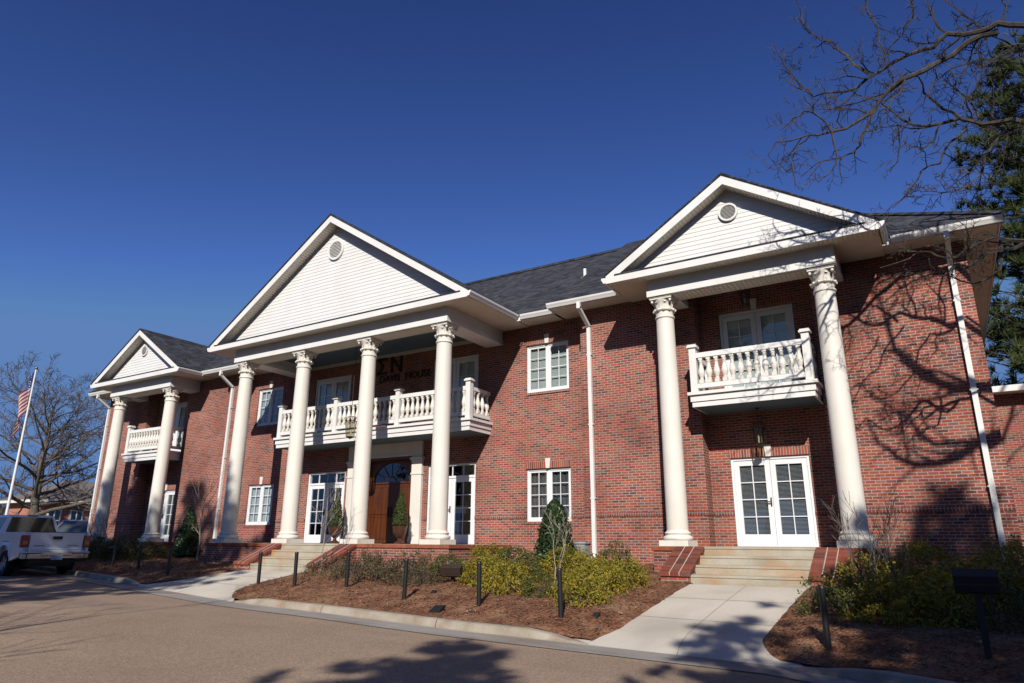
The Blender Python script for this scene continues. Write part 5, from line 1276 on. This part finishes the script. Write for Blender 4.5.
for f_, (u0,u1) in (([(-2.0,-.86,1.1),(1.6,-.86,1.1),(.7,-.66,1.72),(-1.85,-.66,1.72)],(.05,.4)), ([(-2.0,-.86,1.1),(1.6,-.86,1.1),(.7,-.66,1.72),(-1.85,-.66,1.72)],(.45,.9)), ([(1.6,-.86,1.1),(1.6,.86,1.1),(.7,.66,1.72),(.7,-.66,1.72)],(.06,.94)), ([(1.6,.86,1.1),(-2.0,.86,1.1),(-1.85,.66,1.72),(.7,.66,1.72)],(.1,.9))):
    gl_ = MB(); gl_.poly(*onface(*f_, u0, u1, .1, .9, .006)); gl_.build('window', M['vanglass'], V_)
for s_ in (-1, 1): wheel(1.45, s_*.8, .33, V_, s_); wheel(-1.4, s_*.8, .33, V_, s_)
for s_ in (-1, 1):
    q = MB(); q.box(2.40,2.47,*sorted((s_*.85,s_*.55)),.72,.92); q.build('headlight', M['rim'], V_)
# flagpole and flag
FX, FY = -20.5, -2.55
FP = root('flagpole', (FX, FY, -.8), 'tall white flagpole standing behind the pickup', 'flagpole')
b = MB(); b.tube([(FX,FY,-.8),(FX,FY,3.5),(FX,FY,7.95)], [.07,.055,.035], 10); b.build('pole', M['white'], FP, True)
b = MB(); b.ball((FX,FY,8.02), .075, .075, .075, 12, 8); b.build('finial', simple('brass_ball', (.35,.22,.06), .3, .1, 5, .8), FP, True)
def flag_mats():
    out = [simple('flag_red', (.30,.014,.022), .8, .08, 5), simple('flag_white', (.58,.56,.55), .8, .05, 5)]
    m, nd, ln, b = new_mat('flag_blue_with_stars'); tc = N(nd, 'TexCoord'); vo = N(nd, 'TexVoronoi'); vo.inputs['Scale'].default_value = 9; vo.inputs['Randomness'].default_value = .2; ln.new(tc.outputs['Object'], vo.inputs['Vector'])
    r = ramp(nd, [(.16, (.75,.75,.75)), (.2, (.018,.025,.12))]); ln.new(vo.outputs['Distance'], r.inputs[0]); ln.new(r.outputs[0], b.inputs['Base Color']); b.inputs['Roughness'].default_value = .8
    return out+[m]
me = bpy.data.meshes.new('flag'); vs = []; fs = []; mi_ = []; nr, nc = 13, 30; lx, ly = -.85, -.53
for i in range(nr+1):
    for j in range(nc+1):
        h_, s_ = i/nr, j/nc
        out_ = .05+.52*s_*(1-.25*h_)+.05*math.sin(9*s_+2*h_); fold = .20*math.sin(11*s_+h_*2.5)*(s_**.6)
        z_ = 7.88-h_*1.5-1.75*s_**1.15-.05*math.sin(6*s_)
        vs.append((lx*out_+(-.53)*(-fold)*1.0, ly*out_+(-.85)*fold, z_-7.0))
for i in range(nr):
    for j in range(nc):
        k = i*(nc+1)+j; fs.append((k, k+1, k+nc+2, k+nc+1)); mi_.append(2 if (i < 7 and j < 12) else (0 if i % 2 == 0 else 1))
me.from_pydata(vs, [], fs); me.polygons.foreach_set('material_index', mi_); me.polygons.foreach_set('use_smooth', [True]*len(fs))
for m_ in flag_mats(): me.materials.append(m_)
fo = bpy.data.objects.new('flag', me); COL.objects.link(fo); fo.location = (FX, FY, 7.0); tag(fo, 'limp red white and blue striped flag hanging from the pole', 'flag')
# brick block far behind
BB = root('brick_building', (-47, 11, -.5), 'low red brick building with grey brown hip roof far behind the pickup', 'building')
M['farbrick'] = brick_mat('far_brick', cols=[(0,(.44,.13,.07)),(.5,(.50,.15,.08)),(1,(.54,.18,.10))])
b = MB(); b.box(-53,-47,10.8,34,-.8,3.0); b.build('wall', M['farbrick'], BB)
b = MB(); e = .6; x0, x1, y0, y1, z0, z1 = -53-e, -47+e, 10.8-e, 34+e, 3.22, 5.1; xm = (x0+x1)/2; q = 3.6
P = [(x0,y0,z0),(x1,y0,z0),(x1,y1,z0),(x0,y1,z0),(xm,y0+q,z1),(xm,y1-q,z1)]; b.add(P, [(0,1,4),(1,2,5,4),(2,3,5),(3,0,4,5),(3,2,1,0)]); b.build('roof', simple('grey_brown_shingle', (.17,.14,.125), .9, .15, 1), BB)
b = MB(); b.box(x0,x1,y0,y1,3.0,3.215); b.build('eave', M['white'], BB)
for k in range(10):
    y = 11.9+k*1.75
    f = MB(); rect_frame(f, 0, 1, 0, 1, 0, 1, .1) if False else None
    f.box(-47.0,-46.93,y-.55,y+.55,.7,2.5); wo = f.build('window', M['white'], BB); g_ = MB(); g_.poly((-46.92,y-.42,.82),(-46.92,y+.42,.82),(-46.92,y+.42,2.38),(-46.92,y-.42,2.38)); g_.build('pane', M['carglass'], wo); 
    for z_ in (1.58,):
        mu = MB(); mu.box(-46.93,-46.9,y-.42,y+.42,z_-.04,z_+.04); mu.box(-46.93,-46.901,y-.04,y+.04,.82,2.38); mu.build('grille', M['white'], wo)
HB = cone_mesh(9, 2.6, .85, 3800, .13, M['holly'], power=.45)
cone('evergreen_bush', (-19.0, 2.3, -.7), HB, 'upright dark evergreen bush at the left end of the house behind the pickup', 'shrub')
# distant leafless wood
tl = MB(); R_ = random.Random(5)
for k in range(420):
    y = R_.uniform(-45, 60); x = -88-R_.uniform(0, 22); h = R_.uniform(5, 9.5)
    for q in range(5):
        a = R_.uniform(0, 6.3); r = R_.uniform(.2, 2.4); t = Vector((x+r*math.cos(a), y+r*math.sin(a), -1+h*R_.uniform(.55,1))); st = Vector((x, y, -1+h*R_.uniform(.0,.35)))
        tl.tube([st, st.lerp(t, .5)+Vector((0,0,.3)), t], [.12,.08,.02], 3, cap=False)
        for w_ in range(7):
            p = st.lerp(t, R_.uniform(.3,1)); tl.tube([p, p+Vector((R_.gauss(0,.8), R_.gauss(0,.8), R_.uniform(.2,1.5)))], [.05,.02], 3, cap=False)
o = tl.build('distant_wood', M['bark']); tag(o, 'far brown leafless wood along the horizon at the left', 'wood', kind='stuff')
